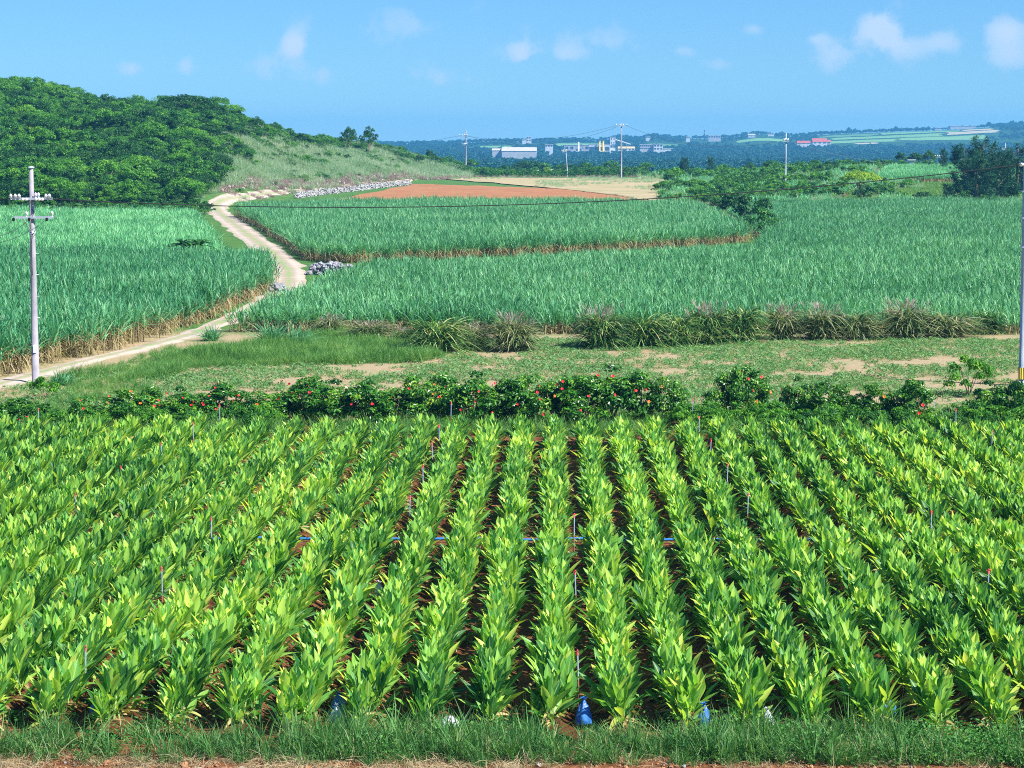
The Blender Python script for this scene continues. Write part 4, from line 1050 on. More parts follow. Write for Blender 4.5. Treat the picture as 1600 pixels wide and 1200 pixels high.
# ------------------------------------------------------------------ middle distance: scrub, trees, shed
def zone(p1, p2, y1, y2, n):
    n = int(n * K)
    px = rng.uniform(p1, p2, n); Y = rng.uniform(y1, y2, n); X = (px - 868) / 2253 * Y
    return X, Y, px
X, Y, px = zone(1000, 1760, 214, 345, 5200)
clear = (px < 1030 + .35 * np.abs(Y - 250)) & (Y < 312)
patchy = vnoise(X, Y, 10, 81)
k = ~clear & ~((px > 1370) & (px < 1510) & (Y > 264) & (Y < 322)) & ~((px > 1360) & (px < 1500) & (patchy < .1) & (Y < 264))
X, Y, px = X[k], Y[k], px[k]; r_ = rng.uniform(0, 1, len(X)); pt = vnoise(X, Y, 12, 82)
kb = (r_ < .30) & (pt > -.1) & ~((px > 1312) & (px < 1382) & (Y < 232)); kg = (~kb) & (r_ < .95) & ~((px > 1312) & (px < 1382) & (Y < 232))
scatter('field_scrub', zz(X[kb], Y[kb]), rots(kb.sum(), .1), rng.uniform(.6, 1.45, kb.sum()), BUSH['mid'] + BUSH['bright'] + BUSH['dark'][:1] + BUSH['mid'], 'green scrub beyond the right cane field', 'scrub')
scatter('field_tall_grass', zz(X[kg], Y[kg]), rots(kg.sum(), .1), rng.uniform(.6, 1.2, kg.sum()), HG + CL[:2], 'tall grass and wild cane beyond the right cane field', 'grass')
X, Y, px = zone(1330, 1520, 212, 262, 2600)
scatter('scrub_meadow', zz(X, Y), rots(len(X), .1), rng.uniform(.7, 1.2, len(X)), [tuft_mesh(470 + s_, G['tallgrass'], 50, .9, .04, .5, .5) for s_ in range(3)], 'bright green meadow grass around the lime-topped tree', 'grass')
X, Y, px = zone(640, 1010, 345, 400, 900)
scatter('hedgerow_scrub', zz(X, Y), rots(len(X), .1), rng.uniform(.5, 1.15, len(X)) * (1 - .3 * (px < 900) * (px > 770)), BUSH['mid'] + BUSH['dark'] + BUSH['bright'][:1], 'green scrub behind the stubble field', 'scrub')
X, Y, px = zone(650, 716, 318, 332, 130)
scatter('dead_brush_bank', zz(X, Y), rots(len(X), .2), rng.uniform(1.0, 1.6, len(X)), BR, 'pinkish dead brush heaped at the corner of the stubble field', 'brush')
X, Y, px = zone(650, 1035, 262, 328, 1500)
k = (px > 868 + (Y - 262) * -3.2) & (vnoise(X, Y, 9, 85) + .5 * vnoise(X, Y, 3, 86) > .05)
scatter('stubble_tufts', zz(X[k], Y[k]), rots(k.sum(), .2), rng.uniform(.25, .55, k.sum()), HG + BR[:1], 'thin grass and stalks left standing on the stubble field', 'stubble')
X, Y, px = zone(720, 1010, 338, 344, 240)
scatter('dead_field_margin', zz(X, Y), rots(len(X), .2), rng.uniform(.4, .9, len(X)), BR + BUSH['mid'][:1], 'reddish dead stems along the far margin of the stubble field', 'brush')
X, Y, px = zone(640, 1790, 440, 570, 1300)
k = ~((px > 770) & (px < 895) & (Y < 432))
X, Y, px = X[k], Y[k], px[k]
scatter('valley_woods', zz(X, Y), rots(len(X), .1), rng.uniform(.7, 1.25, len(X)), BIG['dark'] + BIG['mid'] + WIDE['mid'], 'dark woods in the dip beyond the fields', 'woods')

MT = [  # px, Y, kind, colour, height, width, label
 (1345, 226, 'wide', 'lime', 5.2, .95, 'umbrella-shaped lime-topped tree with dark underside'),
 (1508, 222, 'feather', 'dark', 9.3, 1.35, 'dark feathery tree at the left of the right-hand grove'),
 (1538, 226, 'feather', 'dark', 10.2, 1.35, 'tallest dark feathery tree in the middle of the right-hand grove'),
 (1528, 216, 'feather', 'dark', 7.8, 1.6, 'broad low feathery tree at the front of the grove'),
 (1562, 222, 'feather', 'dark', 8.5, 1.4, 'dark feathery tree right of the grove centre'),
 (1590, 224, 'feather', 'dark', 9.3, 1.4, 'dark feathery tree behind the right pole'),
 (1622, 226, 'feather', 'dark', 9.8, 1.4, 'dark feathery tree beyond the right frame edge'),
 (1474, 300, 'feather', 'dark', 5.6, .8, 'slim leaning tree left of the feathery grove'),
 (1408, 330, 'big', 'dark', 4.6, .8, 'small dark round tree, left of three behind the cane patch'),
 (1430, 330, 'big', 'dark', 4.4, .95, 'dark bushy tree, middle of three behind the cane patch'),
 (1451, 330, 'big', 'dark', 5.0, .8, 'dark upright tree, right of three behind the cane patch'),
 (1070, 330, 'feather', 'dark', 5.0, 1.1, 'dark pointed tree above the scrub right of the tall concrete pole'),
 (1110, 330, 'feather', 'dark', 5.2, .9, 'dark thin-topped tree right of the pointed one'),
 (1172, 332, 'big', 'dark', 3.4, 1.0, 'dark round tree in the scrub left of the slim pole'),
 (1205, 322, 'big', 'mid', 3.8, 1.2, 'green tree close left of the slim pole'),
 (1275, 318, 'big', 'mid', 3.0, 1.2, 'green tree right of the slim pole'),
 (1130, 322, 'big', 'bright', 3.6, 1.3, 'bright green tree behind the scrub right of centre'),
 (855, 346, 'big', 'lime', 2.6, .8, 'small yellow-green tree in front of the low shed'),
 (935, 352, 'big', 'bright', 2.8, 1.0, 'bright small tree left of the tall concrete pole'),
 (955, 372, 'big', 'mid', 3.9, 1.3, 'green tree behind the tall concrete pole'),
 (1010, 372, 'big', 'mid', 3.6, 1.3, 'green tree right of the tall concrete pole'),
 (915, 372, 'big', 'mid', 3.6, 1.2, 'green tree right of the low shed'),
 (790, 452, 'wide', 'dark', 8.2, 1.0, 'dark tree at the left of the woods dome behind the shed'),
 (822, 462, 'wide', 'dark', 9.6, 1.0, 'dark spreading tree topping the woods dome behind the shed'),
 (858, 455, 'wide', 'mid', 9.0, 1.0, 'green spreading tree in the woods dome behind the short pole'),
 (890, 452, 'wide', 'dark', 8.4, 1.0, 'dark tree right of the short pole'),
 (775, 430, 'big', 'dark', 5.4, .9, 'dark round tree between the dead brush and the shed'),
 (735, 395, 'big', 'mid', 4.6, 1.0, 'green tree hiding the foot of the twin-armed pole'),
 (700, 372, 'big', 'mid', 3.6, 1.1, 'green tree left of the twin-armed pole'),
 (672, 372, 'big', 'dark', 4.4, .8, 'dark tree at the end of the hill beside the valley')]
for px, Y, kind, mat, h, wf, lab in MT:
    tree(on(px, Y), kind, mat, h, lab, 'tree', wf, 'trees beyond the fields')
MBS = [(1055, 285, 'bright', 4.2, 1.1, 'large bright bush at the right corner of the stubble field'), (1095, 245, 'bright', 3.2, 1.1, 'bush at the head of the hedge between the cane fields'),
 (1118, 225, 'mid', 3.4, 1.1, 'green bush running down between the two upper cane fields'), (1150, 188, 'dark', 4.2, 1.0, 'dark bush standing taller between the two upper cane fields'),
 (1172, 172, 'dark', 4.6, 1.0, 'biggest dark bush between the two upper cane fields'), (1192, 160, 'mid', 3.6, 1.0, 'bright lower bush in front of the biggest dark bush'), (1205, 150, 'mid', 2.8, .9, 'small bush at the front end of the hedge between cane fields'),
 (1242, 142, 'dark', 1.5, 1.0, 'low brownish bush in the cane right of the hedge end'),
 (1345, 225, 'dark', 2.6, .9, 'dark foliage added as the shaded underside of the lime-topped tree'), (1445, 222, 'dark', 2.2, 1.3, 'dark bush at the cane edge left of the grove'), (1500, 212, 'dark', 2.2, 1.3, 'dark bush under the feathery grove'), (1545, 210, 'dark', 2.4, 1.5, 'black-green bush at the foot of the grove')]  # foliage below the lime-topped tree is added to darken its underside
for px, Y, mat, h, wf, lab in MBS:
    bush(on(px, Y), mat, h, lab, wf, group='bushes among the far cane fields')
bush(on(1522, 56.5), 'bright', 2.0, 'feathery light green sapling bush on the fallow strip near the right pole', .72)
bush(on(62, 55.5), 'bright', 1.15, 'bright leafy bush at the foot of the left utility pole', .95)
for px, py, h, nn, mt, lab in ((330, 533, 1.25, 260, 'cane_near', 'spiky dark grass tussock beside the track at the field corner'), (97, 603, .95, 200, 'cane_near', 'dark green grass tussock right of the left utility pole'), (425, 541, 1.9, 380, 'cane_right', 'large cane-like grass clump at the left end of the grass bank'), (465, 538, 1.5, 260, 'cane_right', 'smaller cane-like grass clump right of the large one')):
    p = at(px, py); o = obj('grass_tussock', tuft_mesh(int(px), G[mt], nn, h, .028, .34, .45, (25, 88), 4), None, p)
    tag(o, lab, 'tussock')
for px, py, lab in ((285, 385, 'dark fan-leaved palm clump, left of two at the edge of the pale cane'), (312, 386, 'dark fan-leaved palm clump, right of two at the edge of the pale cane')):
    p = at(px, py - 2); g = np.random.default_rng(int(px)); b = MB(); n = 34
    p = Vector((p.x * 114.6 / p.y, 114.6, 0.15))
    az = g.uniform(0, 6.3, n)
    b.strips(np.tile([0, 0, 1.7], (n, 1)), az, g.uniform(.1, 1.2, n), 1.5, .26, .6, 4, [.4, 1, .9, .6, .05], rnd=g.uniform(0, 1, n), fold=.2)
    t = thing('palm_clump', lab, 'palm', p); obj('fronds', b.mesh('fronds', G['dark']), t)
    b = MB(); b.tube([(0, 0, -.6), (0, 0, 1.75)], [.16, .12], 8); obj('trunk', b.mesh('trunk', G['bark'], True), t)

# ------------------------------------------------------------------ utility poles and lines
def shaft(h, r0, r1, mat, n=16):
    b = MB(); b.tube([(0, 0, -.5), (0, 0, h * .5), (0, 0, h)], [r0, (r0 + r1) / 2, r1], n); return b.mesh('shaft', G[mat], True)
def insulator(big=1.):
    b = MB(); b.tube([(0, 0, 0), (0, 0, .05), (0, 0, .06), (0, 0, .11), (0, 0, .12), (0, 0, .17), (0, 0, .21)], [.03, .03, .065, .05, .065, .05, .02], 10); 
    b.V = [v * big for v in b.V]; return b.mesh('insulator', G['insul'], True)
INS = insulator()
p = at(56, 600); LH = 9.05
LP = thing('utility_pole', 'concrete utility pole with two crossarms at the left cane field', 'utility pole', p, R(8))
obj('shaft', shaft(LH - .05, .165, .085, 'concrete'), LP)
b = MB(); b.tube([(0, 0, LH - .05), (0, 0, LH), (0, 0, LH + .03)], [.13, .13, .05], 14); obj('cap', b.mesh('cap', G['concrete_pale'], True), LP)
def arm(L, z, off=0., dy=-.16, t=.09):
    b = MB(); b.box((off, dy, z), (L, t, t)); return b.mesh('crossarm', G['steel'])
z1 = LH - 1.32; z2 = LH - 2.1
a1 = obj('crossarm', arm(1.75, z1), LP)
for q in (-.84, -.66, -.50, -.34, -.2, .2, .33, .46, .60, .74):
    o = obj('insulator', INS, a1, (q, -.20, z1 - .02)); o.rotation_euler = (R(90) if abs(q) < .5 else R(15), 0, 0); o.scale = (1.1,) * 3
for q in (.17, .29):
    obj('insulator', INS, a1, (q, -.16, z1 + .045))
a2 = obj('crossarm', arm(1.65, z2, .08), LP)
for q, dz in ((-.22, .045), (.83, .045)):
    obj('insulator', INS, a2, (q, -.16, z2 + dz))
for q in (-.74, .62, -.1):
    b = MB(); b.tube([(q, -.22, z2 - .02), (q - .02, -.26, z2 - .14)], [.05, .06], 8); obj('strain_clamp', b.mesh('strain_clamp', G['black'], True), a2)
b = MB(); b.tube([(-.36, -.19, z2 - .05), (-.02, -.15, z2 - .62)], [.022, .022], 6); obj('brace', b.mesh('brace', G['steel'], True), LP)
for zb in (z1, z2, z2 - .62):
    b = MB(); b.tube([(0, 0, zb - .05), (0, 0, zb + .05)], [.135, .135], 14); obj('band', b.mesh('band', G['steel'], True), LP)
b = MB(); b.tube([(.0, -.13, z2 + .35), (.10, -.16, z2 + .2), (.02, -.16, z2)], .014, 5); b.tube([(.12, -.1, z2 - .55), (.0, -.165, z2 - .75), (-.05, -.15, z2 - 1.1), (-.03, -.155, z2 - 2.4)], .016, 5)
obj('drop_cable', b.mesh('drop_cable', G['black'], True), LP)
b = MB(); b.box((.0, -.172, 1.45), (.13, .02, .34)); obj('number_plate', b.mesh('number_plate', G['white']), LP)
for q in range(9):
    b = MB(); s_ = 1 if q % 2 else -1; zq = 2.3 + q * .45; b.tube([(s_ * .1, 0, zq), (s_ * .24, 0, zq)], .012, 5); obj('climbing_bolt', b.mesh('climbing_bolt', G['steel'], True), LP)

RPp = at(1598, 603); RHh = 10.75
RPo = thing('utility_pole', 'pale concrete utility pole with yellow and black guard at the right edge', 'utility pole', RPp, 0)
obj('shaft', shaft(RHh, .18, .095, 'concrete_pale'), RPo); RPo.rotation_euler = (0, R(-.5), 0)
zA = H + ray(1595, 257).z / ray(1595, 257).y * RPp.y
b = MB(); b.box((0, -.19, zA), (.62, .10, .12)); ra = obj('crossarm', b.mesh('crossarm', G['steel']), RPo)
for q in (-.25, -.08, .1, .26):
    o = obj('insulator', INS, ra, (q, -.24, zA - .02)); o.rotation_euler = (R(80), 0, 0); o.scale = (1.2,) * 3
zg0 = H + ray(1595, 592).z / ray(1595, 592).y * RPp.y; zg1 = H + ray(1595, 574).z / ray(1595, 574).y * RPp.y
gm = bpy.data.materials.new('hazard_stripes'); nt = nodes_of(gm)
tc = nt.nodes.new('ShaderNodeTexCoord'); sp = nt.nodes.new('ShaderNodeSeparateXYZ'); nt.links.new(tc.outputs['Object'], sp.inputs[0])
an = math_n(nt, 'ARCTAN2', sp.outputs['Y'], sp.outputs['X'])
sw = math_n(nt, 'GREATER_THAN', math_n(nt, 'SINE', math_n(nt, 'MULTIPLY', an, 14.)), 0.)
r = ramp(nt, [(0, (.75, .55, .02)), (1, (.015, .015, .015))]); nt.links.new(sw, r.inputs[0])
pp_ = nt.nodes.new('ShaderNodeBsdfPrincipled'); pp_.inputs['Roughness'].default_value = .5; nt.links.new(r.outputs[0], pp_.inputs['Base Color'])
oo = nt.nodes.new('ShaderNodeOutputMaterial'); nt.links.new(pp_.outputs[0], oo.inputs[0])
b = MB(); b.tube([(0, 0, zg0), (0, 0, zg1)], [.20, .20], 28); obj('hazard_guard', b.mesh('hazard_guard', gm, True), RPo)
for zb in (zA - 1.1, zA - 2.2, zA - 3.4):
    b = MB(); b.tube([(0, 0, zb - .03), (0, 0, zb + .03)], [.175, .175], 14); obj('band', b.mesh('band', G['steel'], True), RPo)
for q in range(8):
    b = MB(); s_ = 1 if q % 2 else -1; zq = 2.6 + q * .7; b.tube([(s_ * .12, 0, zq), (s_ * .25, 0, zq)], .012, 5); obj('climbing_bolt', b.mesh('climbing_bolt', G['steel'], True), RPo)

def wire(a, c, sag, r, mat, label, name='power_line', n=40, cat='power line'):
    a = np.array(a, float); c = np.array(c, float); t = np.linspace(0, 1, n)
    P = a + (c - a) * t[:, None]; P[:, 2] -= sag * 4 * t * (1 - t)
    b = MB(); b.tube(P, r, 5, .5, 0, False)
    return tag(obj(name, b.mesh(name, G[mat], True)), label, cat)
lw = np.array(LP.location) + np.array([.8, -.25, z1]); rw = np.array(RPo.location) + np.array([-.3, -.3, zA])
mid = (lw + rw) / 2; dm = ray(700, 319); zm = H + dm.z / dm.y * mid[1] / K
wire(lw, rw, mid[2] - zm, .020, 'black', 'thick black cable strung between the left and right utility poles')
lw0 = np.array(LP.location) + np.array([-.85, -.25, z1])
wire(lw0, lw0 + np.array([-14, -.6, .25]), .25, .018, 'black', 'cable leaving the left pole upper crossarm towards the left edge')
for q, (dx, labn) in enumerate(((-.74, 'highest'), (-.1, 'middle'), (.62, 'lowest'))):
    a = np.array(LP.location) + np.array([dx, -.25, z2 - .1])
    ty = (355, 371, 384)[q]; dd = ray(-40, ty)
    ey = a[1] - 24 ; e = np.array([dd.x / dd.y * ey / K, ey, H + dd.z / dd.y * ey / K])
    wire(a, e, .25, .010, 'black', f'{labn} of three thin wires falling left from the lower crossarm of the left pole')

def far_pole(px, by, ty, Y, label, arms, mat='concrete', r=.2, zoff=0):
    p = on(px, Y); d = ray(px, ty); zt = H + d.z / d.y * Y; h = zt - p.z
    t = thing('utility_pole', label, 'utility pole', p, 0)
    obj('shaft', shaft(h, r, r * .6, mat, 10), t)
    for z, L, off in arms:
        b = MB(); b.box((off, -.2, h - z), (L, .14, .14)); a = obj('crossarm', b.mesh('crossarm', G['steel']), t)
        for q in np.linspace(-.45, .45, 4):
            o = obj('insulator', INS, a, (off + q * L, -.2, h - z + .06)); o.scale = (2.2, 2.2, 2.2)
    return t, h
tp1, h1 = far_pole(971, 272, 192, 335, 'tall concrete pole with one crossarm beyond the stubble field', [(.75, 2.7, 0)])
tp2, h2 = far_pole(728, 262, 203, 380, 'twin-armed concrete pole behind the end of the hill', [(1.7, 2.2, -.7), (4.0, 1.2, -.3)])
tp3, h3 = far_pole(1228, 288, 208, 262, 'slim grey concrete pole rising from the scrub on the right', [(1.5, .9, 0)], 'concrete_pale', .17)
tp4, h4 = far_pole(887, 275, 235, 340, 'short leaning concrete pole beside the low shed', [(.3, 1.2, -.4)], 'concrete_pale', .15)
tp4.rotation_euler = (0, R(-4), 0)
tp5, h5 = far_pole(1472, 258, 245, 330, 'short stub pole with a street lamp arm left of the feathery grove', [(.15, 1.6, -.8)], 'concrete_pale', .16)
tp6, h6 = far_pole(1571, 240, 224, 420, 'far pole with crossarm showing above the feathery grove', [(1.8, 1.8, -.2)], 'concrete_pale', .2)
def top(t, h, dz, dx=0): return np.array(t.location) + np.array([dx, -.2, h - dz])
wire(top(tp2, h2, 1.5, -.4), top(tp1, h1, .6, -1.1), 2.2, .028, 'wire_far', 'upper wire between the twin-armed pole and the tall concrete pole')
wire(top(tp2, h2, 1.5, .3), top(tp1, h1, .7, -.6), 3.4, .028, 'wire_far', 'lower wire between the twin-armed pole and the tall concrete pole')
e1 = np.array(on(1420, 300)) + np.array([0, 0, 12.5])
wire(top(tp1, h1, .6, 1.1), top(tp3, h3, 1.4, -.4), 2.6, .028, 'wire_far', 'wire from the tall concrete pole to the slim grey pole')
p0 = np.array(on(430, 420)); p0[2] = 9.5; p0[1] *= K
wire(top(tp2, h2, 1.5, -1.4), p0, 2.0, .03, 'wire_far', 'wire from the twin-armed pole disappearing behind the hill')
wire(top(tp3, h3, 1.4, .4), top(tp6, h6, 1.8, -.8), 4.5, .028, 'wire_far', 'faint wire from the slim grey pole towards the feathery grove')

# ------------------------------------------------------------------ buildings far off
def far_box(t, name, mat, x, y, z, w, d, h):
    b = MB(); b.box((x, y, z + h / 2), (w, d, h)); return obj(name, b.mesh(name, G[mat]), t)
def gable(t, name, mat, x, y, z, w, d, h, over=.4):
    b = MB(); W = w / 2 + over; Dd = d / 2 + over
    V = [(-W, -Dd, 0), (W, -Dd, 0), (W, Dd, 0), (-W, Dd, 0), (-W, 0, h), (W, 0, h)]
    V = np.array(V) + np.array([x, y, z])
    b.add(V, [[0, 1, 5, 4], [2, 3, 4, 5], [0, 3, 2, 1]]); b.Q.append(np.array([[0, 4, 3, 3]])[:0]); 
    b.add(np.array([V[0], V[4], V[3], (V[0] + V[3]) / 2, V[1], V[2], V[5], (V[1] + V[2]) / 2]), [[0, 1, 2, 3], [4, 7, 5, 6]])
    return obj(name, b.mesh(name, G[mat]), t)
def building(name, label, cat, px0, px1, ptop, pbot, Y, depth, wall='offwhite', roof=None, rh=0, win=0, rows=1, group=None, wfrac=.55, flat='white', winmat='glass'):
    """block whose front spans photo columns px0..px1 at distance Y"""
    x0 = on(px0, Y).x; x1 = on(px1, Y).x; d0 = ray((px0 + px1) / 2, ptop); zt = H + d0.z / d0.y * Y; d1 = ray((px0 + px1) / 2, pbot); zb = H + d1.z / d1.y * Y
    cx = (x0 + x1) / 2; w = x1 - x0; gz = min(g1(cx, Y), zb); h = zt - gz - rh
    t = thing(name, label, cat, (cx, Y, gz), 0, group)
    far_box(t, 'walls', wall, 0, depth / 2, 0, w, depth, h)
    if roof: gable(t, 'roof', roof, 0, depth / 2, h, w, depth, rh)
    else: far_box(t, 'roof', flat, 0, depth / 2, h, w + .8, depth + .8, .5)
    vis = zt - rh - zb
    for r_ in range(rows):
        for q in range(win):
            ww = w / win * wfrac; hh = vis / rows * .42
            far_box(t, 'window', winmat, -w / 2 + w / win * (q + .5), -.05, h - vis + vis / rows * (r_ + .35), ww, .3, hh)
    return t
FG = 'buildings of the far white factory'
building('factory_hall', 'low pale hall at the left end of the far factory', 'factory', 882, 921, 227, 236, 1800, 30, 'offwhite', None, 0, 5, 1, FG)
building('factory_hall', 'main grey-roofed hall of the far factory with dark openings', 'factory', 920, 953, 226, 240, 1770, 36, 'white', None, 0, 4, 1, FG, .8, 'grey')
building('factory_tower', 'tall white block tower of the far factory', 'factory', 953.5, 961.5, 214.5, 232, 1780, 8, 'white', None, 0, 2, 3, FG, .3)
building('factory_annex', 'stepped white annex with ochre roof right of the factory tower', 'factory', 966, 992, 229, 238, 1790, 20, 'white', 'tanroof', 2.4, 5, 2, FG)
building('factory_office', 'long two-storey white office block right of the factory', 'office block', 1000, 1021, 226, 234, 1800, 14, 'offwhite', None, 0, 7, 2, FG, .7)
building('factory_office', 'taller white end block of the far office', 'office block', 1021.5, 1036, 225.5, 235, 1795, 16, 'white', None, 0, 3, 2, FG, .6)
building('boundary_wall', 'long low white wall right of the far office', 'wall', 1036.5, 1051, 232.5, 236, 1790, 2, 'white', None, 0, 0, 1, FG)
building('factory_annex', 'small white plant house left of the main factory hall', 'factory', 899, 910, 231, 238, 1765, 10, 'white', None, 0, 2, 1, FG)
p = on(904, 1760); b = MB(); b.tube([(0, 0, 0), (0, 0, 9 - p.z + 3.5)], [1.1, .9], 12)
tag(obj('chimney', b.mesh('chimney', G['white'], True), None, p), 'short white chimney over the left factory hall', 'chimney', FG)
for px, lab in ((937, 'left of two yellow stacks behind the main factory hall'), (942.5, 'right of two yellow stacks behind the main factory hall')):
    p = on(px, 1768); zt = H + ray(px, 221).z / ray(px, 221).y * 1768
    b = MB(); b.tube([(0, 0, 0), (0, 0, zt - p.z)], [1.0, 1.0], 10); b.tube([(0, 0, zt - p.z), (0, 0, zt - p.z + .6)], [1.3, 1.3], 10)
    tag(obj('yellow_stack', b.mesh('yellow_stack', G['yellow'], True), None, p), lab, 'stack', FG)
a = on(961.5, 1778); c = on(985, 1780)
za = H + ray(961, 218.5).z / ray(961, 218.5).y * 1778; zc_ = H + ray(985, 226).z / ray(985, 226).y * 1778
t = thing('conveyor_bridge', 'sloping conveyor bridge running down from the factory tower', 'conveyor', a, 0, FG)
b = MB(); b.tube([(0, 0, za - a.z), (c.x - a.x, c.y - a.y, zc_ - a.z)], [1.0, 1.0], 4); obj('gallery', b.mesh('gallery', G['grey']), t)
for q in (.35, .75):
    b = MB(); b.tube([((c.x - a.x) * q, 1, 0), ((c.x - a.x) * q, 1, (za - a.z) * (1 - q) + (zc_ - a.z) * q)], [.4, .4], 6); obj('support', b.mesh('support', G['grey']), t)
building('white_building', 'white block house on the far ridge left of centre', 'house', 823, 830, 214, 221, 2250, 16, 'white', None, 0, 2, 2)
building('white_building', 'low white wing beside the block house on the far ridge', 'house', 816, 822.5, 218.5, 221.5, 2250, 12, 'white', None, 0, 0, 1)
building('storage_roof', 'wide cream warehouse roof in the far woods left of the factory', 'warehouse', 784, 838, 230, 236, 1500, 40, 'offwhite', 'cream', 4.0, 0, 1)
building('storage_roof', 'small cream shed left of the wide warehouse', 'warehouse', 769, 783, 232, 236.5, 1510, 14, 'offwhite', 'cream', 2., 0, 1)
building('far_house', 'small white house right of the wide warehouse', 'house', 852, 864, 226.5, 230, 1700, 12, 'white', None, 0, 3, 1)
building('red_roof_house', 'red-roofed building with white walls on the wooded slope', 'house', 1270, 1292, 216, 225, 1980, 16, 'white', 'redroof', 5., 3, 1)
building('red_roof_house', 'low red-roofed wing left of the red-roofed building', 'house', 1246, 1266, 220, 225.5, 1975, 10, 'white', 'redroof', 3.2, 3, 1)
building('red_roof_house', 'small red-roofed porch right of the red-roofed building', 'house', 1293, 1298, 218.5, 225, 1970, 8, 'white', 'redroof', 3., 1, 1)
building('far_house', 'white villa on the skyline right of centre', 'house', 1169, 1180, 209, 213.5, 2350, 14, 'white', 'offwhite', 2.5, 3, 1)
building('far_house', 'low white house right of the skyline villa', 'house', 1200, 1209, 208, 211, 2400, 12, 'white', None, 0, 3, 1)
building('far_house', 'white cottage on the far ridge left of the tower', 'house', 1009, 1016, 213, 217, 2300, 12, 'white', None, 0, 2, 1)
building('far_house', 'row of pale houses right of the dark tower', 'house', 1107, 1126, 212, 216, 2300, 14, 'offwhite', None, 0, 5, 1)
building('far_house', 'pale house left of the dark tower', 'house', 1072, 1078, 213.5, 217, 2300, 12, 'white', None, 0, 2, 1)
building('far_shed', 'long pale shed on the skyline at the right', 'shed', 1460, 1470, 199.5, 202.5, 2450, 14, 'offwhite', None, 0, 4, 1)
building('far_shed', 'long cream greenhouse on the right skyline ridge', 'shed', 1484, 1526, 197, 200, 2560, 14, 'offwhite', None, 0, 0, 1)
p = on(1100.5, 2350); zt = H + ray(1100, 203).z / ray(1100, 203).y * 2350
t = thing('lattice_tower', 'dark slim tower on the far ridge right of centre', 'tower', p)
b = MB(); b.box((0, 0, (zt - p.z) / 2), (2.4, 2.4, zt - p.z), 0, .5, 0, .6); obj('mast', b.mesh('mast', G['glass']), t)
b = MB(); b.box((0, 0, (zt - p.z) * .75), (4, 4, 2)); obj('platform', b.mesh('platform', G['grey']), t)
# long low shed in the middle distance
building('farm_shed', 'long low white-roofed shed, left part behind the stubble field', 'shed', 784, 846, 269, 275, 402, 6, 'grey', None, 0, 7, 1)
building('farm_shed', 'white-roofed shed end right of the yellow-green tree', 'shed', 863, 888, 267.5, 275, 398, 6, 'grey', None, 0, 2, 1)
p = on(1424, 325); t = thing('small_shrine_hut', 'tiny white hut between the dark trees behind the cane patch', 'hut', p); far_box(t, 'walls', 'white', 0, 0, 0, 1.2, 1.2, 2.2); far_box(t, 'roof', 'offwhite', 0, 0, 2.2, 1.9, 1.8, .25)

# far fields
ffm = [soil_mat('far_field_green', [(.3, (.13, .30, .10)), (.7, (.22, .40, .15))], .02, .2, .1), soil_mat('far_field_pale', [(.3, (.36, .34, .22)), (.7, (.50, .46, .30))], .02, .2, .1), soil_mat('far_field_dark', [(.3, (.08, .2, .07)), (.7, (.14, .28, .09))], .02, .2, .1)]
FF = [(1290, 1400, 2060, 2140, 0, 'green'), (1405, 1540, 2080, 2170, 0, 'green'), (1300, 1470, 2190, 2270, 0, 'green'), (1480, 1560, 2210, 2300, 1, 'pale'), (1280, 1370, 2300, 2370, 2, 'dark'), (1375, 1500, 2310, 2390, 0, 'green'), (1505, 1550, 2330, 2420, 1, 'pale'),
      (870, 945, 2130, 2260, 0, 'green'), (740, 800, 2050, 2150, 0, 'green'), (1150, 1230, 2150, 2230, 0, 'green'), (1010, 1060, 2080, 2160, 2, 'dark'), (1335, 1372, 2020, 2050, 1, 'pale')]
names = ['lower left', 'lower right', 'middle left', 'middle right', 'upper left', 'upper middle', 'upper right', 'behind the factory', 'left of the block house', 'below the villa', 'above the office', 'lowest']
for (a, c, y1, y2, mi, _), nm in zip(FF, names):
    patch([on(a, y1), on(c, y1), on(c, y2), on(a, y2)], 10, 8, .5, 'far_field', ffm[mi], f'distant {_} field strip, {nm} on the far slope', 'field', 3.)

# far woods
FWm = [crown_mesh(1000 + s_, G['far'], 4.2, 3.2, 3.6, 10, 42, 1.5) for s_ in range(6)]
FPm = [feather_mesh(1040 + s_, G['far'], 11., 3., 16, 22) for s_ in range(2)]
for me in FPm: me.transform(__import__('mathutils').Matrix.Identity(4))
Yv = []
n = 15000
Yf_ = 545 + (2640 - 545) * rng.uniform(0, 1, n) ** .75; pxf = rng.uniform(480, 1800, n)
Xf = (pxf - 868) / 2253 * Yf_
keep = np.ones(n, bool)
for a, c, y1, y2, mi, _ in FF:
    keep &= ~((pxf > a - 3) & (pxf < c + 3) & (Yf_ > y1 - 130) & (Yf_ < y2 + 4))
keep &= ~((pxf > 880) & (pxf < 1053) & (Yf_ > 1725) & (Yf_ < 1840))
keep &= ~((pxf > 766) & (pxf < 840) & (Yf_ > 1380) & (Yf_ < 1540)); keep &= ~((pxf > 1243) & (pxf < 1300) & (Yf_ > 1880) & (Yf_ < 2020))
for a, c in ((814, 832), (1166, 1212), (1007, 1018), (1070, 1128)):
    keep &= ~((pxf > a) & (pxf < c) & (Yf_ > 2150) & (Yf_ < 2420))
keep &= ~((pxf > 1455) & (pxf < 1530) & (Yf_ > 2380) & (Yf_ < 2580))
dens = np.where(Yf_ > 1900, .55 + .6 * vnoise(Xf, Yf_, 70, 91), 1)
keep &= rng.uniform(0, 1, n) < dens
Xf, Yf_ = Xf[keep], Yf_[keep]
scf = rng.uniform(.65, 1.25, len(Xf)) * np.where(Yf_ > 1900, .9, 1.0)
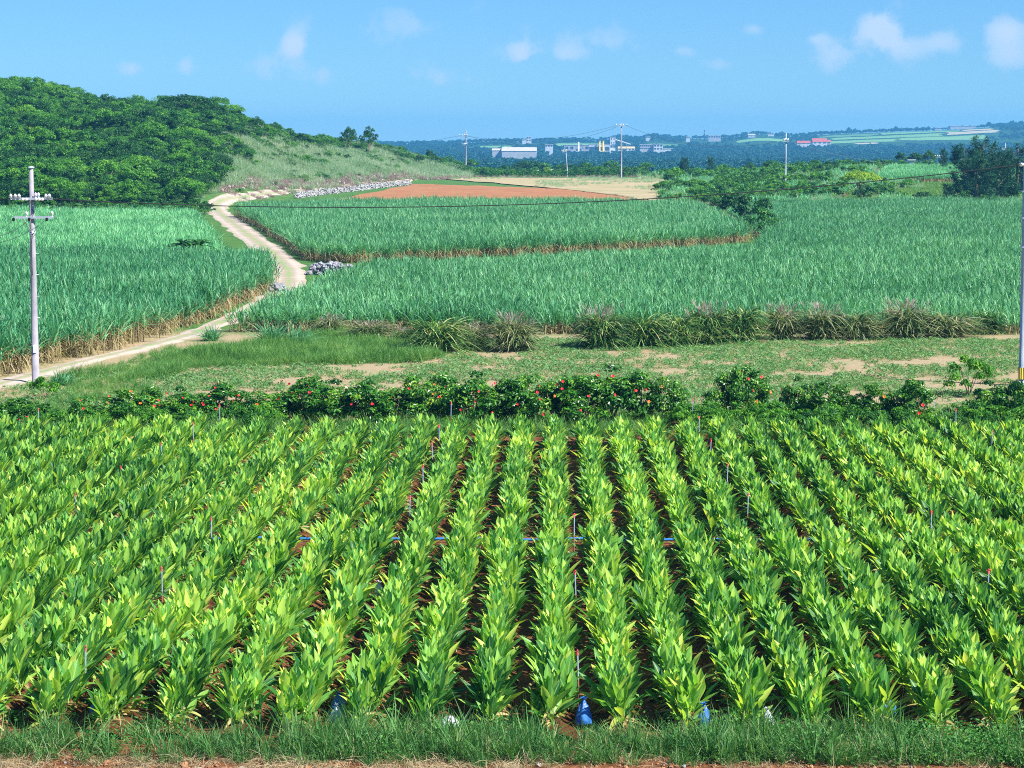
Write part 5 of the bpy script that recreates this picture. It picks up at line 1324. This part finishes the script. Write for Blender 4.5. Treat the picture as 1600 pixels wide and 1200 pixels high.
scatter('far_woods', zz(Xf, Yf_), rots(len(Xf), .08), scf, FWm, 'blue-hazed woods covering the far valley and slopes', 'woods')
FT = [(890, 2240, 9, 'dark lone tree on the far ridge left of the factory'), (868, 2260, 7, 'smaller lone tree on the far ridge left of the factory'), (915, 2300, 6, 'tiny tree on the far ridge above the factory hall'), (793, 2200, 9, 'bushy tree on the far ridge left of the block house'),
 (1020, 2420, 10, 'pointed tree on the wooded far mound'), (1281, 2500, 10, 'twin-topped tree on the right skyline'), (1306, 2500, 9, 'rounded tree on the right skyline'), (1326, 2500, 14, 'tall rounded tree on the right skyline'), (1336, 2500, 12, 'tree touching the tall rounded skyline tree'),
 (1400, 2520, 13, 'slim tall tree on the right skyline'), (1408, 2520, 10, 'tree right of the slim skyline tree'), (1432, 2520, 11, 'broad tree left of the pale skyline shed'), (1450, 2520, 11, 'pointed tree close to the pale skyline shed'), (1503, 2600, 10, 'first of the thin trees over the greenhouse ridge'), (1515, 2600, 9, 'second of the thin trees over the greenhouse ridge'), (1545, 2600, 13, 'upright tree left of the right-hand wooded rise'),
 (1565, 2500, 9, 'tree starting the right-hand wooded rise'), (1580, 2500, 13, 'tall tree on the right-hand wooded rise'), (1595, 2500, 11, 'tree on the wooded rise at the right edge')]
for px, Y, h, lab in FT:
    p = on(px, Y); s = h / 8.
    t = thing('far_tree', lab, 'tree', (p.x, p.y, p.z - .3), rng.uniform(0, 6), 'trees on the far skyline', (s * .75, s * .75, s))
    obj('crown', FWm[int(px) % 6], t); b = MB(); 
    obj('trunk', TR[int(px) % 3], t)

# ------------------------------------------------------------------ air
b = MB(); b.box((0, 1650 * K, 20), (9400, 3700 * K, 106))
hz = obj('haze', b.mesh('haze', G['white']))
hm = bpy.data.materials.new('haze_air'); nt = nodes_of(hm)
pv = nt.nodes.new('ShaderNodeVolumePrincipled'); pv.inputs['Color'].default_value = (.14, .56, 1., 1); pv.inputs['Density'].default_value = .00017; pv.inputs['Anisotropy'].default_value = 0.1
o_ = nt.nodes.new('ShaderNodeOutputMaterial'); nt.links.new(pv.outputs[0], o_.inputs['Volume'])
hz.data.materials.clear(); hz.data.materials.append(hm)
tag(hz, 'thin blue haze over the distant valley and hills', 'haze', None, 'stuff')

# ------------------------------------------------------------------ sky and sun
SUN_EL = R(47); SUN_AZ = R(117)      # azimuth clockwise from the row direction (+Y)
w = bpy.data.worlds.new('World'); scene.world = w; w.use_nodes = True
nt = w.node_tree; nt.nodes.clear(); L = nt.links.new
sky = nt.nodes.new('ShaderNodeTexSky'); sky.sky_type = 'NISHITA'; sky.sun_disc = False
sky.sun_elevation = SUN_EL; sky.sun_rotation = SUN_AZ; sky.air_density = 1.0; sky.dust_density = .2; sky.ozone_density = 4.
tint = nt.nodes.new('ShaderNodeMix'); tint.data_type = 'RGBA'; tint.blend_type = 'MULTIPLY'; tint.inputs[0].default_value = 1
L(sky.outputs[0], tint.inputs[6]); tint.inputs[7].default_value = (.34, .63, 1.02, 1)
tc = nt.nodes.new('ShaderNodeTexCoord'); sp = nt.nodes.new('ShaderNodeSeparateXYZ'); L(tc.outputs['Generated'], sp.inputs[0])
az = math_n(nt, 'ARCTAN2', sp.outputs['X'], sp.outputs['Y']); el = math_n(nt, 'ARCSINE', sp.outputs['Z'])
low = math_n(nt, 'MULTIPLY_ADD', math_n(nt, 'EXPONENT', math_n(nt, 'MULTIPLY', math_n(nt, 'ABSOLUTE', el), -38.)), .42, .97)
glow = nt.nodes.new('ShaderNodeVectorMath'); glow.operation = 'SCALE'; L(tint.outputs[2], glow.inputs[0]); L(low, glow.inputs['Scale'])
nz = nt.nodes.new('ShaderNodeTexNoise'); nz.inputs['Scale'].default_value = 55; nz.inputs['Detail'].default_value = 7; nz.inputs['Roughness'].default_value = .58
L(tc.outputs['Generated'], nz.inputs['Vector'])
CL_ = [(1375, 40, 30, 26, 1.1), (1312, 88, 32, 28, .85), (1410, 78, 34, 24, .7), (1476, 66, 26, 16, .7), (1572, 48, 30, 18, 1.0), (1576, 88, 34, 18, .8), (1275, 60, 16, 10, .5), (460, 70, 16, 16, .95), (425, 104, 60, 24, .5), (505, 122, 30, 14, .45),
       (815, 85, 22, 18, .8), (212, 106, 24, 14, .75), (290, 103, 16, 14, .6), (680, 112, 52, 22, .5), (745, 130, 46, 16, .45), (1130, 102, 26, 12, .5), (1180, 46, 20, 10, .55), (885, 85, 18, 10, .5), (640, 40, 190, 30, .42), (950, 70, 90, 26, .40), (1070, 82, 22, 9, .45)]
tot = None
for px, py, sx, sy, amp in CL_:
    d = ray_world(px, py); a0 = math.atan2(d.x, d.y); e0 = math.asin(d.z)
    dx = math_n(nt, 'MULTIPLY', math_n(nt, 'SUBTRACT', az, a0), F / (sx * 1.15)); dy = math_n(nt, 'MULTIPLY', math_n(nt, 'SUBTRACT', el, e0), F / (sy * 1.15))
    q = math_n(nt, 'ADD', math_n(nt, 'MULTIPLY', dx, dx), math_n(nt, 'MULTIPLY', dy, dy))
    gsn = math_n(nt, 'MULTIPLY', math_n(nt, 'EXPONENT', math_n(nt, 'MULTIPLY', q, -.8)), amp)
    tot = gsn if tot is None else math_n(nt, 'ADD', tot, gsn)
# a broken cumulus band all round the horizon, so that the sky holds from other places too
cm = math_n(nt, 'ADD', math_n(nt, 'MULTIPLY', tot, 1.0), math_n(nt, 'MULTIPLY_ADD', nz.outputs['Fac'], 2.2, -1.28))
mr = nt.nodes.new('ShaderNodeMapRange'); mr.interpolation_type = 'SMOOTHSTEP'; L(cm, mr.inputs[0]); mr.inputs[1].default_value = .16; mr.inputs[2].default_value = .62
cf = math_n(nt, 'MULTIPLY', mr.outputs[0], math_n(nt, 'MINIMUM', tot, 1.0))
cx = nt.nodes.new('ShaderNodeMix'); cx.data_type = 'RGBA'; L(math_n(nt, 'MULTIPLY', cf, .9), cx.inputs[0]); L(glow.outputs[0], cx.inputs[6]); cx.inputs[7].default_value = (4.1, 5.2, 6.6, 1)
bg = nt.nodes.new('ShaderNodeBackground'); bg.inputs['Strength'].default_value = .075; L(cx.outputs[2], bg.inputs[0])
wo = nt.nodes.new('ShaderNodeOutputWorld'); L(bg.outputs[0], wo.inputs[0])

sd = bpy.data.lights.new('sun', 'SUN'); sd.energy = 4.9; sd.angle = R(.53); sd.color = (1, .955, .88)
so = bpy.data.objects.new('sun', sd); COL.objects.link(so)
dv = Vector((math.sin(SUN_AZ) * math.cos(SUN_EL), math.cos(SUN_AZ) * math.cos(SUN_EL), math.sin(SUN_EL)))
so.rotation_euler = dv.to_track_quat('Z', 'Y').to_euler()

# ------------------------------------------------------------------ render settings
scene.view_settings.view_transform = 'Standard'; scene.view_settings.look = 'None'
scene.view_settings.exposure = 1.05; scene.view_settings.gamma = 1
c = scene.cycles
c.max_bounces = 6; c.diffuse_bounces = 3; c.glossy_bounces = 2; c.transmission_bounces = 4; c.volume_bounces = 0; c.transparent_max_bounces = 8
c.use_denoising = False
c.filter_width = 1.05
c.sample_clamp_indirect = 4
